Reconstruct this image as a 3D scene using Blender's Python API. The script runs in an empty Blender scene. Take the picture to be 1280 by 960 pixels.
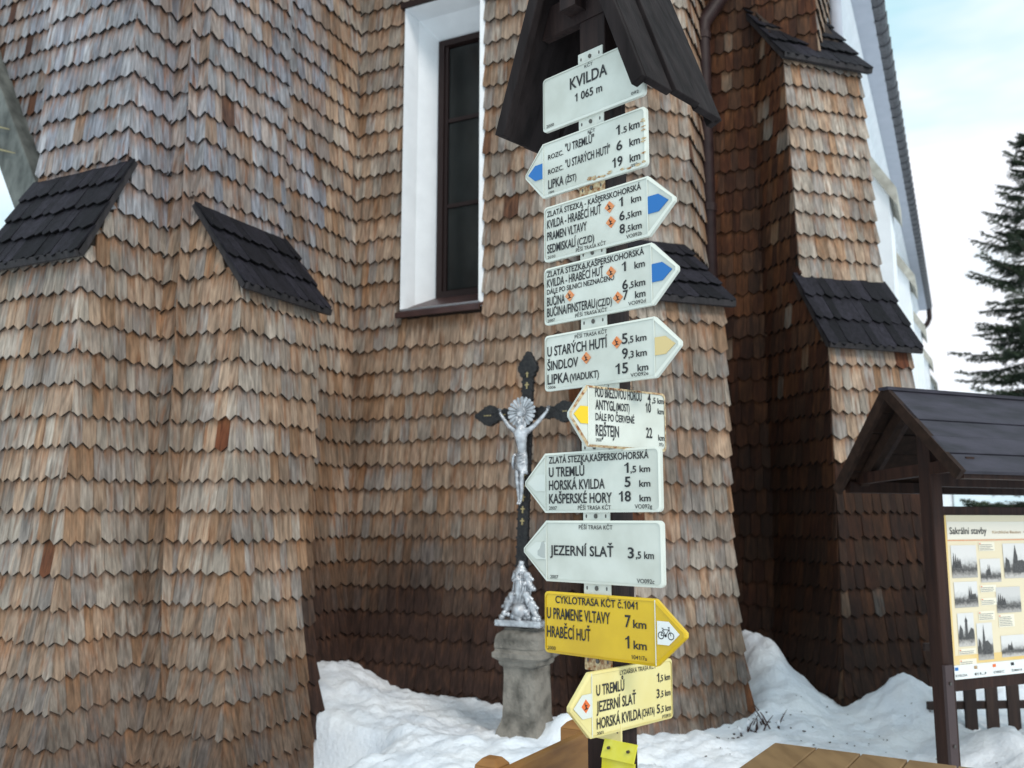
import bpy, bmesh, math, random
from mathutils import Vector, Matrix, noise
R = math.radians
rng = random.Random(7)
scene = bpy.context.scene
C = bpy.data.collections.new('place'); scene.collection.children.link(C)

# ------------------------------------------------------------ camera, sky, sun
cam_d = bpy.data.cameras.new('camera'); cam = bpy.data.objects.new('camera', cam_d); C.objects.link(cam)
cam.location = (0, 0, 1.6); cam.rotation_euler = (R(90 + 8.4), 0, 0)
cam_d.sensor_width = 36; cam_d.lens = 36 * 1150 / 1280; cam_d.clip_start = .05; cam_d.clip_end = 2000
cam_d.dof.use_dof = True; cam_d.dof.focus_distance = 2.75; cam_d.dof.aperture_fstop = 3.6
scene.camera = cam
SUN_AZ, SUN_EL = 150, 38
w = bpy.data.worlds.new('World'); scene.world = w; w.use_nodes = True
nt = w.node_tree; bg = nt.nodes['Background']; bg.inputs['Strength'].default_value = .088
sky = nt.nodes.new('ShaderNodeTexSky'); sky.sky_type = 'NISHITA'; sky.sun_disc = False
sky.sun_elevation = R(SUN_EL); sky.sun_rotation = R(SUN_AZ); sky.dust_density = 2.0
tc = nt.nodes.new('ShaderNodeTexCoord'); mp = nt.nodes.new('ShaderNodeMapping'); mp.inputs['Scale'].default_value = (1, 1, 3.2)
nz = nt.nodes.new('ShaderNodeTexNoise'); nz.inputs['Scale'].default_value = 1.6; nz.inputs['Detail'].default_value = 5; nz.inputs['Roughness'].default_value = .55
cr = nt.nodes.new('ShaderNodeValToRGB'); cr.color_ramp.elements[0].position = .40; cr.color_ramp.elements[1].position = .60
mx = nt.nodes.new('ShaderNodeMix'); mx.data_type = 'RGBA'
haze = nt.nodes.new('ShaderNodeMix'); haze.data_type = 'RGBA'; haze.inputs[0].default_value = .86
haze.inputs[7].default_value = (8.0, 12.6, 14.0, 1)
nt.links.new(tc.outputs['Generated'], mp.inputs[0]); nt.links.new(mp.outputs[0], nz.inputs['Vector'])
nt.links.new(nz.outputs['Fac'], cr.inputs[0]); nt.links.new(cr.outputs[0], mx.inputs[0])
nt.links.new(sky.outputs[0], haze.inputs[6]); nt.links.new(haze.outputs[2], mx.inputs[6])
mx.inputs[7].default_value = (14.6, 15.0, 15.8, 1)
nt.links.new(mx.outputs[2], bg.inputs['Color'])
sun_d = bpy.data.lights.new('sun', 'SUN'); sun = bpy.data.objects.new('sun', sun_d); C.objects.link(sun)
sun_d.energy = 1.6; sun_d.angle = R(16); sun_d.color = (1, .93, .85)
sd = Vector((math.sin(R(SUN_AZ)) * math.cos(R(SUN_EL)), math.cos(R(SUN_AZ)) * math.cos(R(SUN_EL)), math.sin(R(SUN_EL))))
sun.rotation_euler = sd.to_track_quat('Z', 'Y').to_euler(); sun.location = sd * 30
vs = scene.view_settings; vs.view_transform = 'Standard'; vs.look = 'None'; vs.exposure = -.20; vs.gamma = 1
scene.cycles.max_bounces = 6

# ------------------------------------------------------------ materials
def mat(name, base=(.5, .5, .5), rough=.7, metal=0, var=None, scale=8, stretch=(1, 1, 1), bump=0, bscale=None, attr=None, spec=None, detail=5, stops=(.35, .65), coat=0):
    m = bpy.data.materials.new(name); m.use_nodes = True; n = m.node_tree.nodes; l = m.node_tree.links
    b = n['Principled BSDF']; b.inputs['Roughness'].default_value = rough; b.inputs['Metallic'].default_value = metal
    b.inputs['Base Color'].default_value = (*base, 1)
    if spec is not None: b.inputs['Specular IOR Level'].default_value = spec
    if coat: b.inputs['Coat Weight'].default_value = coat
    g = n.new('ShaderNodeNewGeometry'); mpn = n.new('ShaderNodeMapping'); mpn.inputs['Scale'].default_value = stretch
    l.new(g.outputs['Position'], mpn.inputs[0])
    t = n.new('ShaderNodeTexNoise'); t.inputs['Scale'].default_value = scale; t.inputs['Detail'].default_value = detail
    l.new(mpn.outputs[0], t.inputs['Vector'])
    if var is not None:
        c = n.new('ShaderNodeValToRGB'); c.color_ramp.elements[0].position = stops[0]; c.color_ramp.elements[1].position = stops[1]
        c.color_ramp.elements[0].color = (*base, 1); c.color_ramp.elements[1].color = (*var, 1)
        l.new(t.outputs['Fac'], c.inputs[0]); l.new(c.outputs[0], b.inputs['Base Color'])
    if bump:
        t2 = t
        if bscale:
            t2 = n.new('ShaderNodeTexNoise'); t2.inputs['Scale'].default_value = bscale; t2.inputs['Detail'].default_value = 6; l.new(mpn.outputs[0], t2.inputs['Vector'])
        bp = n.new('ShaderNodeBump'); bp.inputs['Strength'].default_value = bump; bp.inputs['Distance'].default_value = .01
        l.new(t2.outputs['Fac'], bp.inputs['Height']); l.new(bp.outputs[0], b.inputs['Normal'])
    return m

def shingle_mat(name, rough=.8, spec=.3, brown=(.25, .105, .04), amt=1.0):
    m = bpy.data.materials.new(name); m.use_nodes = True; n = m.node_tree.nodes; l = m.node_tree.links
    b = n['Principled BSDF']; b.inputs['Roughness'].default_value = rough; b.inputs['Specular IOR Level'].default_value = spec
    a = n.new('ShaderNodeAttribute'); a.attribute_name = 'tone'
    g = n.new('ShaderNodeNewGeometry'); mpn = n.new('ShaderNodeMapping'); mpn.inputs['Scale'].default_value = (1, 1, .06)
    l.new(g.outputs['Position'], mpn.inputs[0])
    t = n.new('ShaderNodeTexNoise'); t.inputs['Scale'].default_value = 110; t.inputs['Detail'].default_value = 5; t.inputs['Roughness'].default_value = .65
    l.new(mpn.outputs[0], t.inputs['Vector'])
    r = n.new('ShaderNodeMapRange'); r.inputs['From Min'].default_value = .3; r.inputs['From Max'].default_value = .7
    r.inputs['To Min'].default_value = .70; r.inputs['To Max'].default_value = 1.22; l.new(t.outputs['Fac'], r.inputs[0])
    t4 = n.new('ShaderNodeTexNoise'); t4.inputs['Scale'].default_value = 42; t4.inputs['Detail'].default_value = 2
    mp4 = n.new('ShaderNodeMapping'); mp4.inputs['Scale'].default_value = (1, 1, .05); l.new(g.outputs['Position'], mp4.inputs[0]); l.new(mp4.outputs[0], t4.inputs['Vector'])
    r4 = n.new('ShaderNodeMapRange'); r4.inputs['From Min'].default_value = .32; r4.inputs['From Max'].default_value = .68; r4.inputs['To Min'].default_value = .60; r4.inputs['To Max'].default_value = 1.26; l.new(t4.outputs['Fac'], r4.inputs[0])
    t5 = n.new('ShaderNodeTexNoise'); t5.inputs['Scale'].default_value = 3.2; t5.inputs['Detail'].default_value = 4
    mp5 = n.new('ShaderNodeMapping'); mp5.inputs['Scale'].default_value = (1, 1, .35); l.new(g.outputs['Position'], mp5.inputs[0]); l.new(mp5.outputs[0], t5.inputs['Vector'])
    r5 = n.new('ShaderNodeMapRange'); r5.inputs['From Min'].default_value = .35; r5.inputs['From Max'].default_value = .65; r5.inputs['To Min'].default_value = .78; r5.inputs['To Max'].default_value = 1.12; l.new(t5.outputs['Fac'], r5.inputs[0])
    m45 = n.new('ShaderNodeMath'); m45.operation = 'MULTIPLY'; l.new(r4.outputs[0], m45.inputs[0]); l.new(r5.outputs[0], m45.inputs[1])
    m46 = n.new('ShaderNodeMath'); m46.operation = 'MULTIPLY'; l.new(r.outputs[0], m46.inputs[0]); l.new(m45.outputs[0], m46.inputs[1])
    # wood kept from the weather just below the course above stays brown: a ragged upper rim
    t3 = n.new('ShaderNodeTexNoise'); t3.inputs['Scale'].default_value = 24; t3.inputs['Detail'].default_value = 3
    mp3 = n.new('ShaderNodeMapping'); mp3.inputs['Scale'].default_value = (1, 1, .22); l.new(g.outputs['Position'], mp3.inputs[0]); l.new(mp3.outputs[0], t3.inputs['Vector'])
    ad = n.new('ShaderNodeMath'); ad.operation = 'ADD'; l.new(a.outputs['Alpha'], ad.inputs[0])
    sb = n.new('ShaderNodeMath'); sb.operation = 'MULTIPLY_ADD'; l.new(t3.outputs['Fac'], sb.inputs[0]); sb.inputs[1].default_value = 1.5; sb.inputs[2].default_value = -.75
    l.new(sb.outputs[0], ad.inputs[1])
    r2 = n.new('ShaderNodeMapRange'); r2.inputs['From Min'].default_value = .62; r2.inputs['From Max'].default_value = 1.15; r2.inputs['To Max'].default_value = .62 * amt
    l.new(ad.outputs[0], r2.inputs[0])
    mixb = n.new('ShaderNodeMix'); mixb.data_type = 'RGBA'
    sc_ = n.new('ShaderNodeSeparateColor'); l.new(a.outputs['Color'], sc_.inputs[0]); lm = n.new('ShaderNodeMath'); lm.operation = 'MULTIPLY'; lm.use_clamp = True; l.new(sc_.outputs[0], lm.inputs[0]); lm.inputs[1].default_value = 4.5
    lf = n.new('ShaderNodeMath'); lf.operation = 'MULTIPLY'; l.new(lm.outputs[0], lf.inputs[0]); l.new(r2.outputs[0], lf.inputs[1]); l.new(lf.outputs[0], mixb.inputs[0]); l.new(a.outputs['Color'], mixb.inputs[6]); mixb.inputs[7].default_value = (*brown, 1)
    t6 = n.new('ShaderNodeTexNoise'); t6.inputs['Scale'].default_value = 30; t6.inputs['Detail'].default_value = 3
    mp6 = n.new('ShaderNodeMapping'); mp6.inputs['Scale'].default_value = (1, 1, .10); mp6.inputs['Location'].default_value = (3, 5, 1); l.new(g.outputs['Position'], mp6.inputs[0]); l.new(mp6.outputs[0], t6.inputs['Vector'])
    r6 = n.new('ShaderNodeMapRange'); r6.inputs['From Min'].default_value = .54; r6.inputs['From Max'].default_value = .72; r6.inputs['To Max'].default_value = .72 * amt; l.new(t6.outputs['Fac'], r6.inputs[0])
    mix6 = n.new('ShaderNodeMix'); mix6.data_type = 'RGBA'; lf6 = n.new('ShaderNodeMath'); lf6.operation = 'MULTIPLY'; l.new(lm.outputs[0], lf6.inputs[0]); l.new(r6.outputs[0], lf6.inputs[1]); l.new(lf6.outputs[0], mix6.inputs[0]); l.new(mixb.outputs[2], mix6.inputs[6]); mix6.inputs[7].default_value = (brown[0] * .9, brown[1] * .85, brown[2] * .9, 1)
    mul = n.new('ShaderNodeVectorMath'); mul.operation = 'SCALE'; l.new(mix6.outputs[2], mul.inputs[0]); l.new(m46.outputs[0], mul.inputs['Scale'])
    l.new(mul.outputs[0], b.inputs['Base Color'])
    bp = n.new('ShaderNodeBump'); bp.inputs['Strength'].default_value = .5; bp.inputs['Distance'].default_value = .006
    l.new(t.outputs['Fac'], bp.inputs['Height']); l.new(bp.outputs[0], b.inputs['Normal'])
    return m

M = {}
M['shingle'] = shingle_mat('weathered larch shingle')
M['roofsh'] = shingle_mat('tarred roof shingle', rough=.8, spec=.2, brown=(.03, .025, .03), amt=.5)
M['core'] = mat('dark sheathing', (.03, .018, .012), .9)
M['tar'] = mat('tarred board', (.012, .010, .011), .8, var=(.028, .023, .025), scale=30, stretch=(1, 1, .1), bump=.3)
M['dark'] = mat('dark stained timber', (.014, .008, .008), .7, var=(.032, .018, .016), scale=40, stretch=(1, 1, .08), bump=.5, spec=.25)
M['roofb'] = mat('weathered black roof board', (.009, .006, .006), .85, var=(.022, .016, .016), scale=26, stretch=(1, 1, .12), bump=.6, spec=.2)
M['sign'] = mat('cream enamel', (.57, .585, .515), .35, var=(.68, .70, .63), scale=9, bump=.03, detail=8)
M['signedge'] = mat('worn enamel rim', (.74, .76, .68), .4)
M['yellow'] = mat('yellow enamel', (.66, .42, .008), .35, var=(.76, .50, .012), scale=9)
M['cream'] = mat('pale yellow enamel', (.76, .64, .25), .38, var=(.82, .72, .34), scale=7)
M['ink'] = mat('black print', (.012, .012, .014), .5)
M['blue'] = mat('blue route paint', (.012, .15, .45), .4)
M['ymark'] = mat('yellow route paint', (.82, .55, .01), .4)
M['tan'] = mat('faded yellow route paint', (.72, .55, .25), .4)
M['pale'] = mat('faded white route paint', (.70, .72, .66), .45)
M['orange'] = mat('orange route paint', (.75, .22, .06), .45, var=(.7, .3, .13), scale=40)
M['red'] = mat('red route paint', (.78, .15, .02), .4)
M['white'] = mat('white enamel', (.82, .84, .82), .4)
M['rust'] = mat('rusting enamel', (.25, .085, .02), .7, var=(.62, .5, .3), scale=90)
M['zinc'] = mat('pale bracket paint', (.62, .64, .58), .4, var=(.7, .7, .62), scale=60)
M['bolt'] = mat('steel bolt', (.12, .11, .10), .4, .8)
M['iron'] = mat('black cast iron', (.012, .012, .014), .42, .3, var=(.03, .028, .028), scale=60, bump=.6, bscale=120)
M['gold'] = mat('worn gilding', (.42, .33, .16), .5, .4)
M['silver'] = mat('aluminium painted cast iron', (.38, .39, .41), .27, .7, var=(.72, .73, .76), scale=30, bump=.5, bscale=130)
M['stone'] = mat('lichened granite', (.085, .078, .066), .9, var=(.27, .245, .21), scale=9, bump=1, bscale=60, detail=12, stops=(.32, .56))
M['snow'] = mat('old snow', (.82, .87, .94), .6, var=(.92, .94, .97), scale=3.5, bump=.9, bscale=34, detail=8)
M['plaster'] = mat('white plaster', (.78, .80, .82), .85, var=(.84, .86, .88), scale=6, bump=.2, bscale=60)
M['soffit'] = mat('grey painted soffit', (.40, .42, .48), .8, var=(.44, .46, .52), scale=5)
M['capst'] = mat('lichened buttress coping', (.36, .34, .29), .9, var=(.50, .48, .42), scale=14)
M['tile'] = mat('dark slate tile', (.035, .035, .042), .55, var=(.08, .078, .088), scale=25, bump=.3)
M['pipe'] = mat('brown drainpipe paint', (.020, .009, .009), .5, var=(.034, .017, .016), scale=12, spec=.25)
M['sill'] = mat('brown sheet metal', (.055, .028, .026), .4, .2, var=(.08, .04, .036), scale=9)
M['frame'] = mat('dark brown window paint', (.020, .009, .008), .6, spec=.3)
gm = mat('old window glass', (.012, .013, .013), .12, var=(.035, .038, .036), scale=2.2, stretch=(1, 1, .5), spec=.35); M['glass'] = gm
M['oldwood'] = mat('lichened grey timber', (.06, .065, .06), .9, var=(.17, .18, .165), scale=9, bump=.3, stretch=(1, 1, .5))
M['twig'] = mat('dry stalk', (.30, .26, .14), .9)
M['bench'] = mat('varnished spruce', (.24, .10, .022), .55, var=(.36, .165, .04), scale=18, stretch=(.35, .35, 2), bump=.2)
M['table'] = mat('oiled table top', (.20, .115, .048), .6, var=(.29, .175, .078), scale=14, stretch=(1.2, .25, 1), bump=.2)
M['boardw'] = mat('brown stained post', (.020, .009, .007), .6, var=(.042, .018, .012), scale=30, stretch=(1, 1, .08), bump=.4, spec=.2)
M['plank'] = mat('blue-brown stained roof plank', (.011, .009, .016), .7, var=(.036, .031, .048), scale=20, stretch=(.15, .4, 1), bump=.5)
M['plankin'] = mat('brown underside boards', (.018, .009, .006), .8, var=(.034, .017, .011), scale=24, spec=.2)
M['paper'] = mat('cream panel print', (.80, .69, .48), .4)
M['paper2'] = mat('pale header print', (.84, .78, .66), .4)
M['paper3'] = mat('caption strip print', (.86, .80, .64), .4)
M['goldp'] = mat('yellow panel border print', (.78, .52, .16), .4, var=(.82, .62, .30), scale=4)
M['fence'] = mat('dark brown pale', (.020, .009, .007), .7, var=(.05, .026, .018), scale=30, stretch=(1, 1, .1))
M['bark'] = mat('spruce bark', (.07, .05, .04), .9, var=(.12, .09, .07), scale=20)
M['needle'] = mat('spruce needles', (.012, .024, .014), .7, var=(.038, .060, .026), scale=3, detail=3)
M['ytag'] = mat('bright yellow sheet', (.72, .66, .02), .35, var=(.78, .74, .10), scale=20)
M['steel'] = mat('brown steel shoe', (.05, .028, .028), .5)
M['debris'] = mat('dark debris', (.05, .03, .02), .9)

def photo_mat(name, seed, sky_=.72, ground=.45):
    m = bpy.data.materials.new(name); m.use_nodes = True; n = m.node_tree.nodes; l = m.node_tree.links
    b = n['Principled BSDF']; b.inputs['Roughness'].default_value = .4
    uv = n.new('ShaderNodeUVMap'); uv.uv_map = 'UVMap'; mp_ = n.new('ShaderNodeMapping'); mp_.inputs['Location'].default_value = (seed, seed * .7, 0)
    l.new(uv.outputs[0], mp_.inputs[0])
    t = n.new('ShaderNodeTexNoise'); t.inputs['Scale'].default_value = 7; t.inputs['Detail'].default_value = 8; t.inputs['Roughness'].default_value = .7; l.new(mp_.outputs[0], t.inputs['Vector'])
    sx = n.new('ShaderNodeSeparateXYZ'); l.new(uv.outputs[0], sx.inputs[0])
    ma = n.new('ShaderNodeMath'); ma.operation = 'MULTIPLY_ADD'; l.new(t.outputs['Fac'], ma.inputs[0]); ma.inputs[1].default_value = .5; l.new(sx.outputs['Y'], ma.inputs[2])
    c = n.new('ShaderNodeValToRGB'); e = c.color_ramp.elements
    e[0].position = .30; e[0].color = (ground, ground * .93, ground * .86, 1); e[1].position = .92; e[1].color = (sky_, sky_ * .97, sky_ * .93, 1)
    x = e.new(.48); x.color = (.05, .045, .042, 1); x = e.new(.58); x.color = (.16, .15, .14, 1); x = e.new(.72); x.color = (sky_ * .8, sky_ * .78, sky_ * .75, 1)
    l.new(ma.outputs[0], c.inputs[0]); l.new(c.outputs[0], b.inputs['Base Color'])
    return m

# ------------------------------------------------------------ helpers
class MB:
    def __init__(s): s.v = []; s.f = []; s.col = None; s.mi = []
    def add(s, vs, fs, mi=0):
        o = len(s.v); s.v += [tuple(p) for p in vs]; s.f += [tuple(i + o for i in f) for f in fs]; s.mi += [mi] * len(fs); return s
    def box(s, c, u, v, w_, mi=0):      # centre, three half vectors
        c, u, v, w_ = map(Vector, (c, u, v, w_)); P = []
        for a in (-1, 1):
            for b in (-1, 1):
                for d in (-1, 1): P.append(c + u * a + v * b + w_ * d)
        F = [(0, 1, 3, 2), (4, 6, 7, 5), (0, 4, 5, 1), (2, 3, 7, 6), (0, 2, 6, 4), (1, 5, 7, 3)]
        if u.cross(v).dot(w_) < 0: F = [f[::-1] for f in F]
        return s.add(P, F, mi)
    def prism(s, poly, d, mi=0):        # poly of Vectors (ccw seen from outside), thrown back by vector d
        n = len(poly); d = Vector(d); P = [Vector(p) for p in poly]; P += [p + d for p in P]
        return s.add(P, [tuple(range(n)), tuple(range(2 * n - 1, n - 1, -1))] + [(i, i + n, (i + 1) % n + n, (i + 1) % n) for i in range(n)], mi)
    def tube(s, pts, rad, seg=10, mi=0, cap=True):
        pts = [Vector(p) for p in pts]; rad = rad if isinstance(rad, (list, tuple)) else [rad] * len(pts); rings = []
        for i, p in enumerate(pts):
            t = (pts[min(i + 1, len(pts) - 1)] - pts[max(i - 1, 0)]).normalized()
            a = t.orthogonal().normalized() if i == 0 else (a0 - t * a0.dot(t)).normalized()
            a0 = a; b = t.cross(a)
            rings.append([p + (a * math.cos(2 * math.pi * k / seg) + b * math.sin(2 * math.pi * k / seg)) * rad[i] for k in range(seg)])
        V = [q for r in rings for q in r]; F = []
        for i in range(len(pts) - 1):
            for k in range(seg): F.append((i * seg + k, i * seg + (k + 1) % seg, (i + 1) * seg + (k + 1) % seg, (i + 1) * seg + k))
        if cap: F += [tuple(range(seg))[::-1], tuple(range((len(pts) - 1) * seg, len(pts) * seg))]
        return s.add(V, F, mi)
    def build(s, name, mats, parent=None, bevel=0, smooth=False, origin=None):
        me = bpy.data.meshes.new(name); o_ = Vector(origin) if origin is not None else Vector((0, 0, 0))
        me.from_pydata([tuple(Vector(p) - o_) for p in s.v], [], s.f)
        if not isinstance(mats, (list, tuple)): mats = [mats]
        for m in mats: me.materials.append(m)
        if len(mats) > 1: me.polygons.foreach_set('material_index', s.mi)
        if s.col:
            at = me.color_attributes.new('tone', 'FLOAT_COLOR', 'POINT'); at.data.foreach_set('color', [x for c in s.col for x in c])
        me.update(); o = bpy.data.objects.new(name, me); C.objects.link(o); o.location = o_
        if parent is not None: par(o, parent)
        if bevel:
            bv = o.modifiers.new('bevel', 'BEVEL'); bv.width = bevel; bv.segments = 2; bv.limit_method = 'ANGLE'
        if smooth:
            me.polygons.foreach_set('use_smooth', [True] * len(me.polygons))
        return o

def par(o, p):
    w0 = Vector(o.location); q = p; off = Vector((0, 0, 0))
    while q is not None: off += Vector(q.location); q = q.parent
    o.parent = p; o.location = w0 - off
def thing(name, label, cat, loc=(0, 0, 0), group=None):
    o = bpy.data.objects.new(name, None); C.objects.link(o); o.location = loc; o.empty_display_size = .2
    return tag(o, label, cat, group)
def tag(o, label=None, cat=None, group=None, kind=None):
    if label: o['label'] = label
    if cat: o['category'] = cat
    if group: o['group'] = group
    if kind: o['kind'] = kind
    return o
def az(a): return Vector((math.sin(R(a)), math.cos(R(a)), 0))
def lerp(a, b, t): return a + (b - a) * t
Zv = Vector((0, 0, 1))

def proj(p):
    cp, sp = math.cos(R(8.4)), math.sin(R(8.4)); h = p[2] - 1.6; zc = p[1] * cp + h * sp
    if zc < .2: return None
    return 640 + 1150 * p[0] / zc, 480 - 1150 * (-p[1] * sp + h * cp) / zc

# ------------------------------------------------------------ church: plan lines as functions of height
def stage(lst):      # [(z, (x, y)), ...] piecewise linear
    def f(z):
        if z <= lst[0][0]: return Vector(lst[0][1])
        for (z0, p0), (z1, p1) in zip(lst, lst[1:]):
            if z <= z1: return Vector(p0).lerp(Vector(p1), (z - z0) / (z1 - z0) if z1 > z0 else 1)
        return Vector(lst[-1][1])
    f.knots = [q[0] for q in lst]
    return f
def flare(z): return .07 * max(0, (1.6 - z) / 1.2) ** 2
def corners(chain, z, off):
    P = [f(z) for f in chain]; n = len(P); out = []; N = []
    for a, b in zip(P, P[1:]):
        d = (b - a)
        if d.length < 1e-6: d = Vector((1, 0))
        d.normalize(); N.append(Vector((d.y, -d.x)))
    for i in range(n):
        if i == 0: out.append(P[0] + N[0] * off)
        elif i == n - 1: out.append(P[-1] + N[-1] * off)
        else:
            m = N[i - 1] + N[i]; k = max(.35, m.length_squared / 2)
            out.append(P[i] + m * (off / k))
    return out

church = thing('church', 'church clad in weathered wooden shingles with small buttress roofs and a white plastered nave', 'church', (0, 7.5, 0))
ALL = []      # every wall shingle: (score, verts, faces, colours, part)
EXPO = .172

def tone(x, y, z, style, r):
    """colour of one larch shingle: silvery to tan, brown where sheltered, some shade painted in, darker towards the ground"""
    greys = [(.335, .325, .335), (.365, .345, .335), (.30, .288, .295), (.35, .33, .315), (.40, .375, .36), (.33, .30, .285)]
    tans = [(.39, .315, .265), (.365, .285, .235), (.40, .31, .25), (.35, .265, .215), (.385, .305, .25), (.345, .235, .165)]
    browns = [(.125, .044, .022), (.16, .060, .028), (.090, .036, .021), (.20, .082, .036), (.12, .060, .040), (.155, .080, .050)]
    g, b = style
    nb_ = noise.noise(Vector((x * 3.1, y * 3.1, z * 1.9))) * .5
    q = r.random()
    c = r.choice(browns) if q < b else (r.choice(greys) if r.random() < g + nb_ else r.choice(tans))
    k = .88 * r.uniform(.88, 1.08) * (1 + .30 * noise.noise(Vector((x * 2.3 + 9, y * 2.3, z * 2.6)))) * (.50 if b > .8 else .95)  # brown-heavy styles halved; on side faces and the recessed wall this paints in shade
    if b > .9: k *= .42 + .58 * max(0, min(1, (z - 1.6) / 2.0))  # brown-heavy faces darken further towards the ground
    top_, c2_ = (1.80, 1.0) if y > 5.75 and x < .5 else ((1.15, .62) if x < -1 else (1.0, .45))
    damp_shade = max(0, min(1, (top_ + .25 * noise.noise(Vector((x * 1.7, y * 1.7, 3))) - z) / .9)) * c2_  # darkens wall feet: damp, plus painted-in shade on the window wall
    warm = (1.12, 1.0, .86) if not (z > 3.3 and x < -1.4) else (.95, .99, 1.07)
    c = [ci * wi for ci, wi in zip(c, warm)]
    c = [ci * k * (1 - damp_shade) + di * damp_shade for ci, di in zip(c, (.044, .022, .016))]
    return c

def shingle(frame, s0, s1, t0, ln, drop, ob, ot, th, col, dis, part, expo, lim=None):
    """frame(s, t, off) -> point; pointed lower edge, thin upper edge"""
    sm = lerp(s0, s1, dis)
    lean = (ot - ob) / ln
    o_ = lambda t: ob + lean * (t - t0)
    fr = [(s0, t0 + ln), (s1, t0 + ln), (s1, t0 + drop), (sm, t0), (s0, t0 + drop)]
    if lim: fr[0] = (min(max(s0, lim[0]), s1 - .01), t0 + ln); fr[1] = (max(min(s1, lim[1]), s0 + .01), t0 + ln)
    V = [frame(s, t, o_(t)) for s, t in fr]; B = [frame(s, t, o_(t) - th) for s, t in fr]
    F = [(0, 4, 3, 2, 1), (5, 6, 7, 8, 9)] + [(i, (i + 1) % 5, (i + 1) % 5 + 5, i + 5) for i in range(5)]
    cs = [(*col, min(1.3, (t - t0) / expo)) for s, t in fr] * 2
    F = [f for k, f in enumerate(F) if k not in (4, 5)]      # lower edges: shadow line painted onto the end grain, with vertices of their own
    e = [V[2], V[3], V[4], B[2], B[3], B[4]]; dk_ = [c * .09 for c in col]
    F += [(10, 11, 14, 13), (11, 12, 15, 14)]; B = B + e; cs += [(*dk_, 0)] * 6
    ALL.append((V + B, F, cs, part))

def clad(chain, i, z0, z1, part, style, seed, skips=(), hole=None, z_org=.09, ends=(.018, .018), foot_style=None):
    """shingle face i of a chain; skips = [(lo, hi)] ranges hidden by a buttress roof; hole=(s0,s1,zlo,zhi) from the left corner"""
    r = random.Random(seed)
    k = int((z0 - z_org) / EXPO); z = z_org + k * EXPO
    while z < z1:
        zt = z
        bad = any(lo <= zt < hi for lo, hi in skips); z += EXPO
        if bad: continue
        ln = EXPO + .055
        for lo, hi in skips:
            if zt < lo < zt + ln: ln = lo - zt + .03
        if ln < .05: continue
        zq, zw = zt, zt + ln
        for lo, hi in skips:
            if hi <= zt < hi + .23: zq = hi + .23; zw = max(zw, zq)
        cc = corners(chain, zq, flare(zq)); A, B = cc[i], cc[i + 1]
        c2 = corners(chain, zw, flare(zw)); A2 = c2[i]
        d = B - A; L = d.length
        if L < .03: continue
        u = d / L; n = Vector((u.y, -u.x))
        tilt = (A2 - A).dot(n)
        def frame(s, t, off, A=A, u=u, n=n, zt=zt, tilt=tilt, ln=ln):
            q = A + u * s + n * (off + tilt * (t - zt) / ln); return Vector((q.x, q.y, t))
        segs = [(-ends[0], L + ends[1])]
        if hole and hole[2] - .10 < zt + .03 and zt < hole[3] - .02: segs = [(-ends[0], hole[0] + r.uniform(-.004, .004)), (hole[1], L + ends[1])]
        hl = ln
        if hole and zt < hole[2] < zt + ln: pass
        for a, b in segs:
            s = a
            while s < b - .004:
                wd = r.choice((.062, .07, .078, .085, .09, .10, .108)) * r.uniform(.9, 1.1)
                e = s + wd
                if b - e < .035: e = b
                tz = zt + r.uniform(-.007, .007)
                p = frame((s + e) / 2, zt, 0)
                l2 = hl
                if hole and len(segs) == 1 and hole[0] < (s + e) / 2 < hole[1] and zt < hole[2] < zt + ln: l2 = max(.04, hole[2] - zt - .01)
                tt = l2
                while tt > .05:
                    ce = corners(chain, max(zq, zt + tt), 0); cb_ = corners(chain, zq, 0)
                    dl, dr_ = (ce[i] - cb_[i]).dot(u), (ce[i + 1] - cb_[i + 1]).dot(u)
                    if (dl < .004 or dl < s + .02) and (dr_ > -.004 or L + dr_ > min(e, L) - .03): break
                    tt -= .03
                if tt < l2: l2 = max(tt, .045)
                if not (hole and len(segs) == 1 and hole[0] < (s + e) / 2 < hole[1] and zt >= hole[2] - .03 and zt < hole[3] - .02):
                    dr = min(.031, (e - s) * .36) * r.uniform(.8, 1.15)
                    shingle(frame, s + .0012, e - .0012, tz, l2, dr, .033 + r.uniform(-.004, .006), .008, .013,
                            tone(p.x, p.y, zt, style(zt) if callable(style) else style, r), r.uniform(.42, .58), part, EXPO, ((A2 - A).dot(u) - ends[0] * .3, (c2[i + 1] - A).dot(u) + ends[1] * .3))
                s = e

def core(chain, part, z0, z1, faces=None, hole=None, mat_=None):
    zs = []; z = z0
    while z < z1: zs.append(z); z += .2
    zs.append(z1); zs = sorted(set(zs) | {q for f in chain for q in f.knots if z0 < q < z1})
    if hole: zs = sorted(set([q for q in zs if abs(q - hole[2]) > .05 and abs(q - hole[3]) > .05] + [hole[2], hole[3]]))
    mb = MB(); n = len(chain)
    for a, b in zip(zs, zs[1:]):
        ca = corners(chain, a, flare(a)); cb = corners(chain, b, flare(b))
        for i in range(n - 1):
            if faces is not None and i not in faces: continue
            if hole and i == hole[4] and a >= hole[2] - .001 and b <= hole[3] + .001:
                d = (ca[i + 1] - ca[i]); L = d.length; u = d / L
                for s0, s1 in ((0, hole[0]), (hole[1], L)):
                    p, q = ca[i] + u * s0, ca[i] + u * s1
                    mb.add([(*p, a), (*q, a), (*q, b), (*p, b)], [(0, 1, 2, 3)])
                continue
            mb.add([(*ca[i], a), (*ca[i + 1], a), (*cb[i + 1], b), (*cb[i], b)], [(0, 1, 2, 3)])
    return mb

D1 = az(-64).xy; D2 = az(26).xy; n1 = -D2; n2 = Vector((.8988, -.4384))
ZT = 7.0
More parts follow.
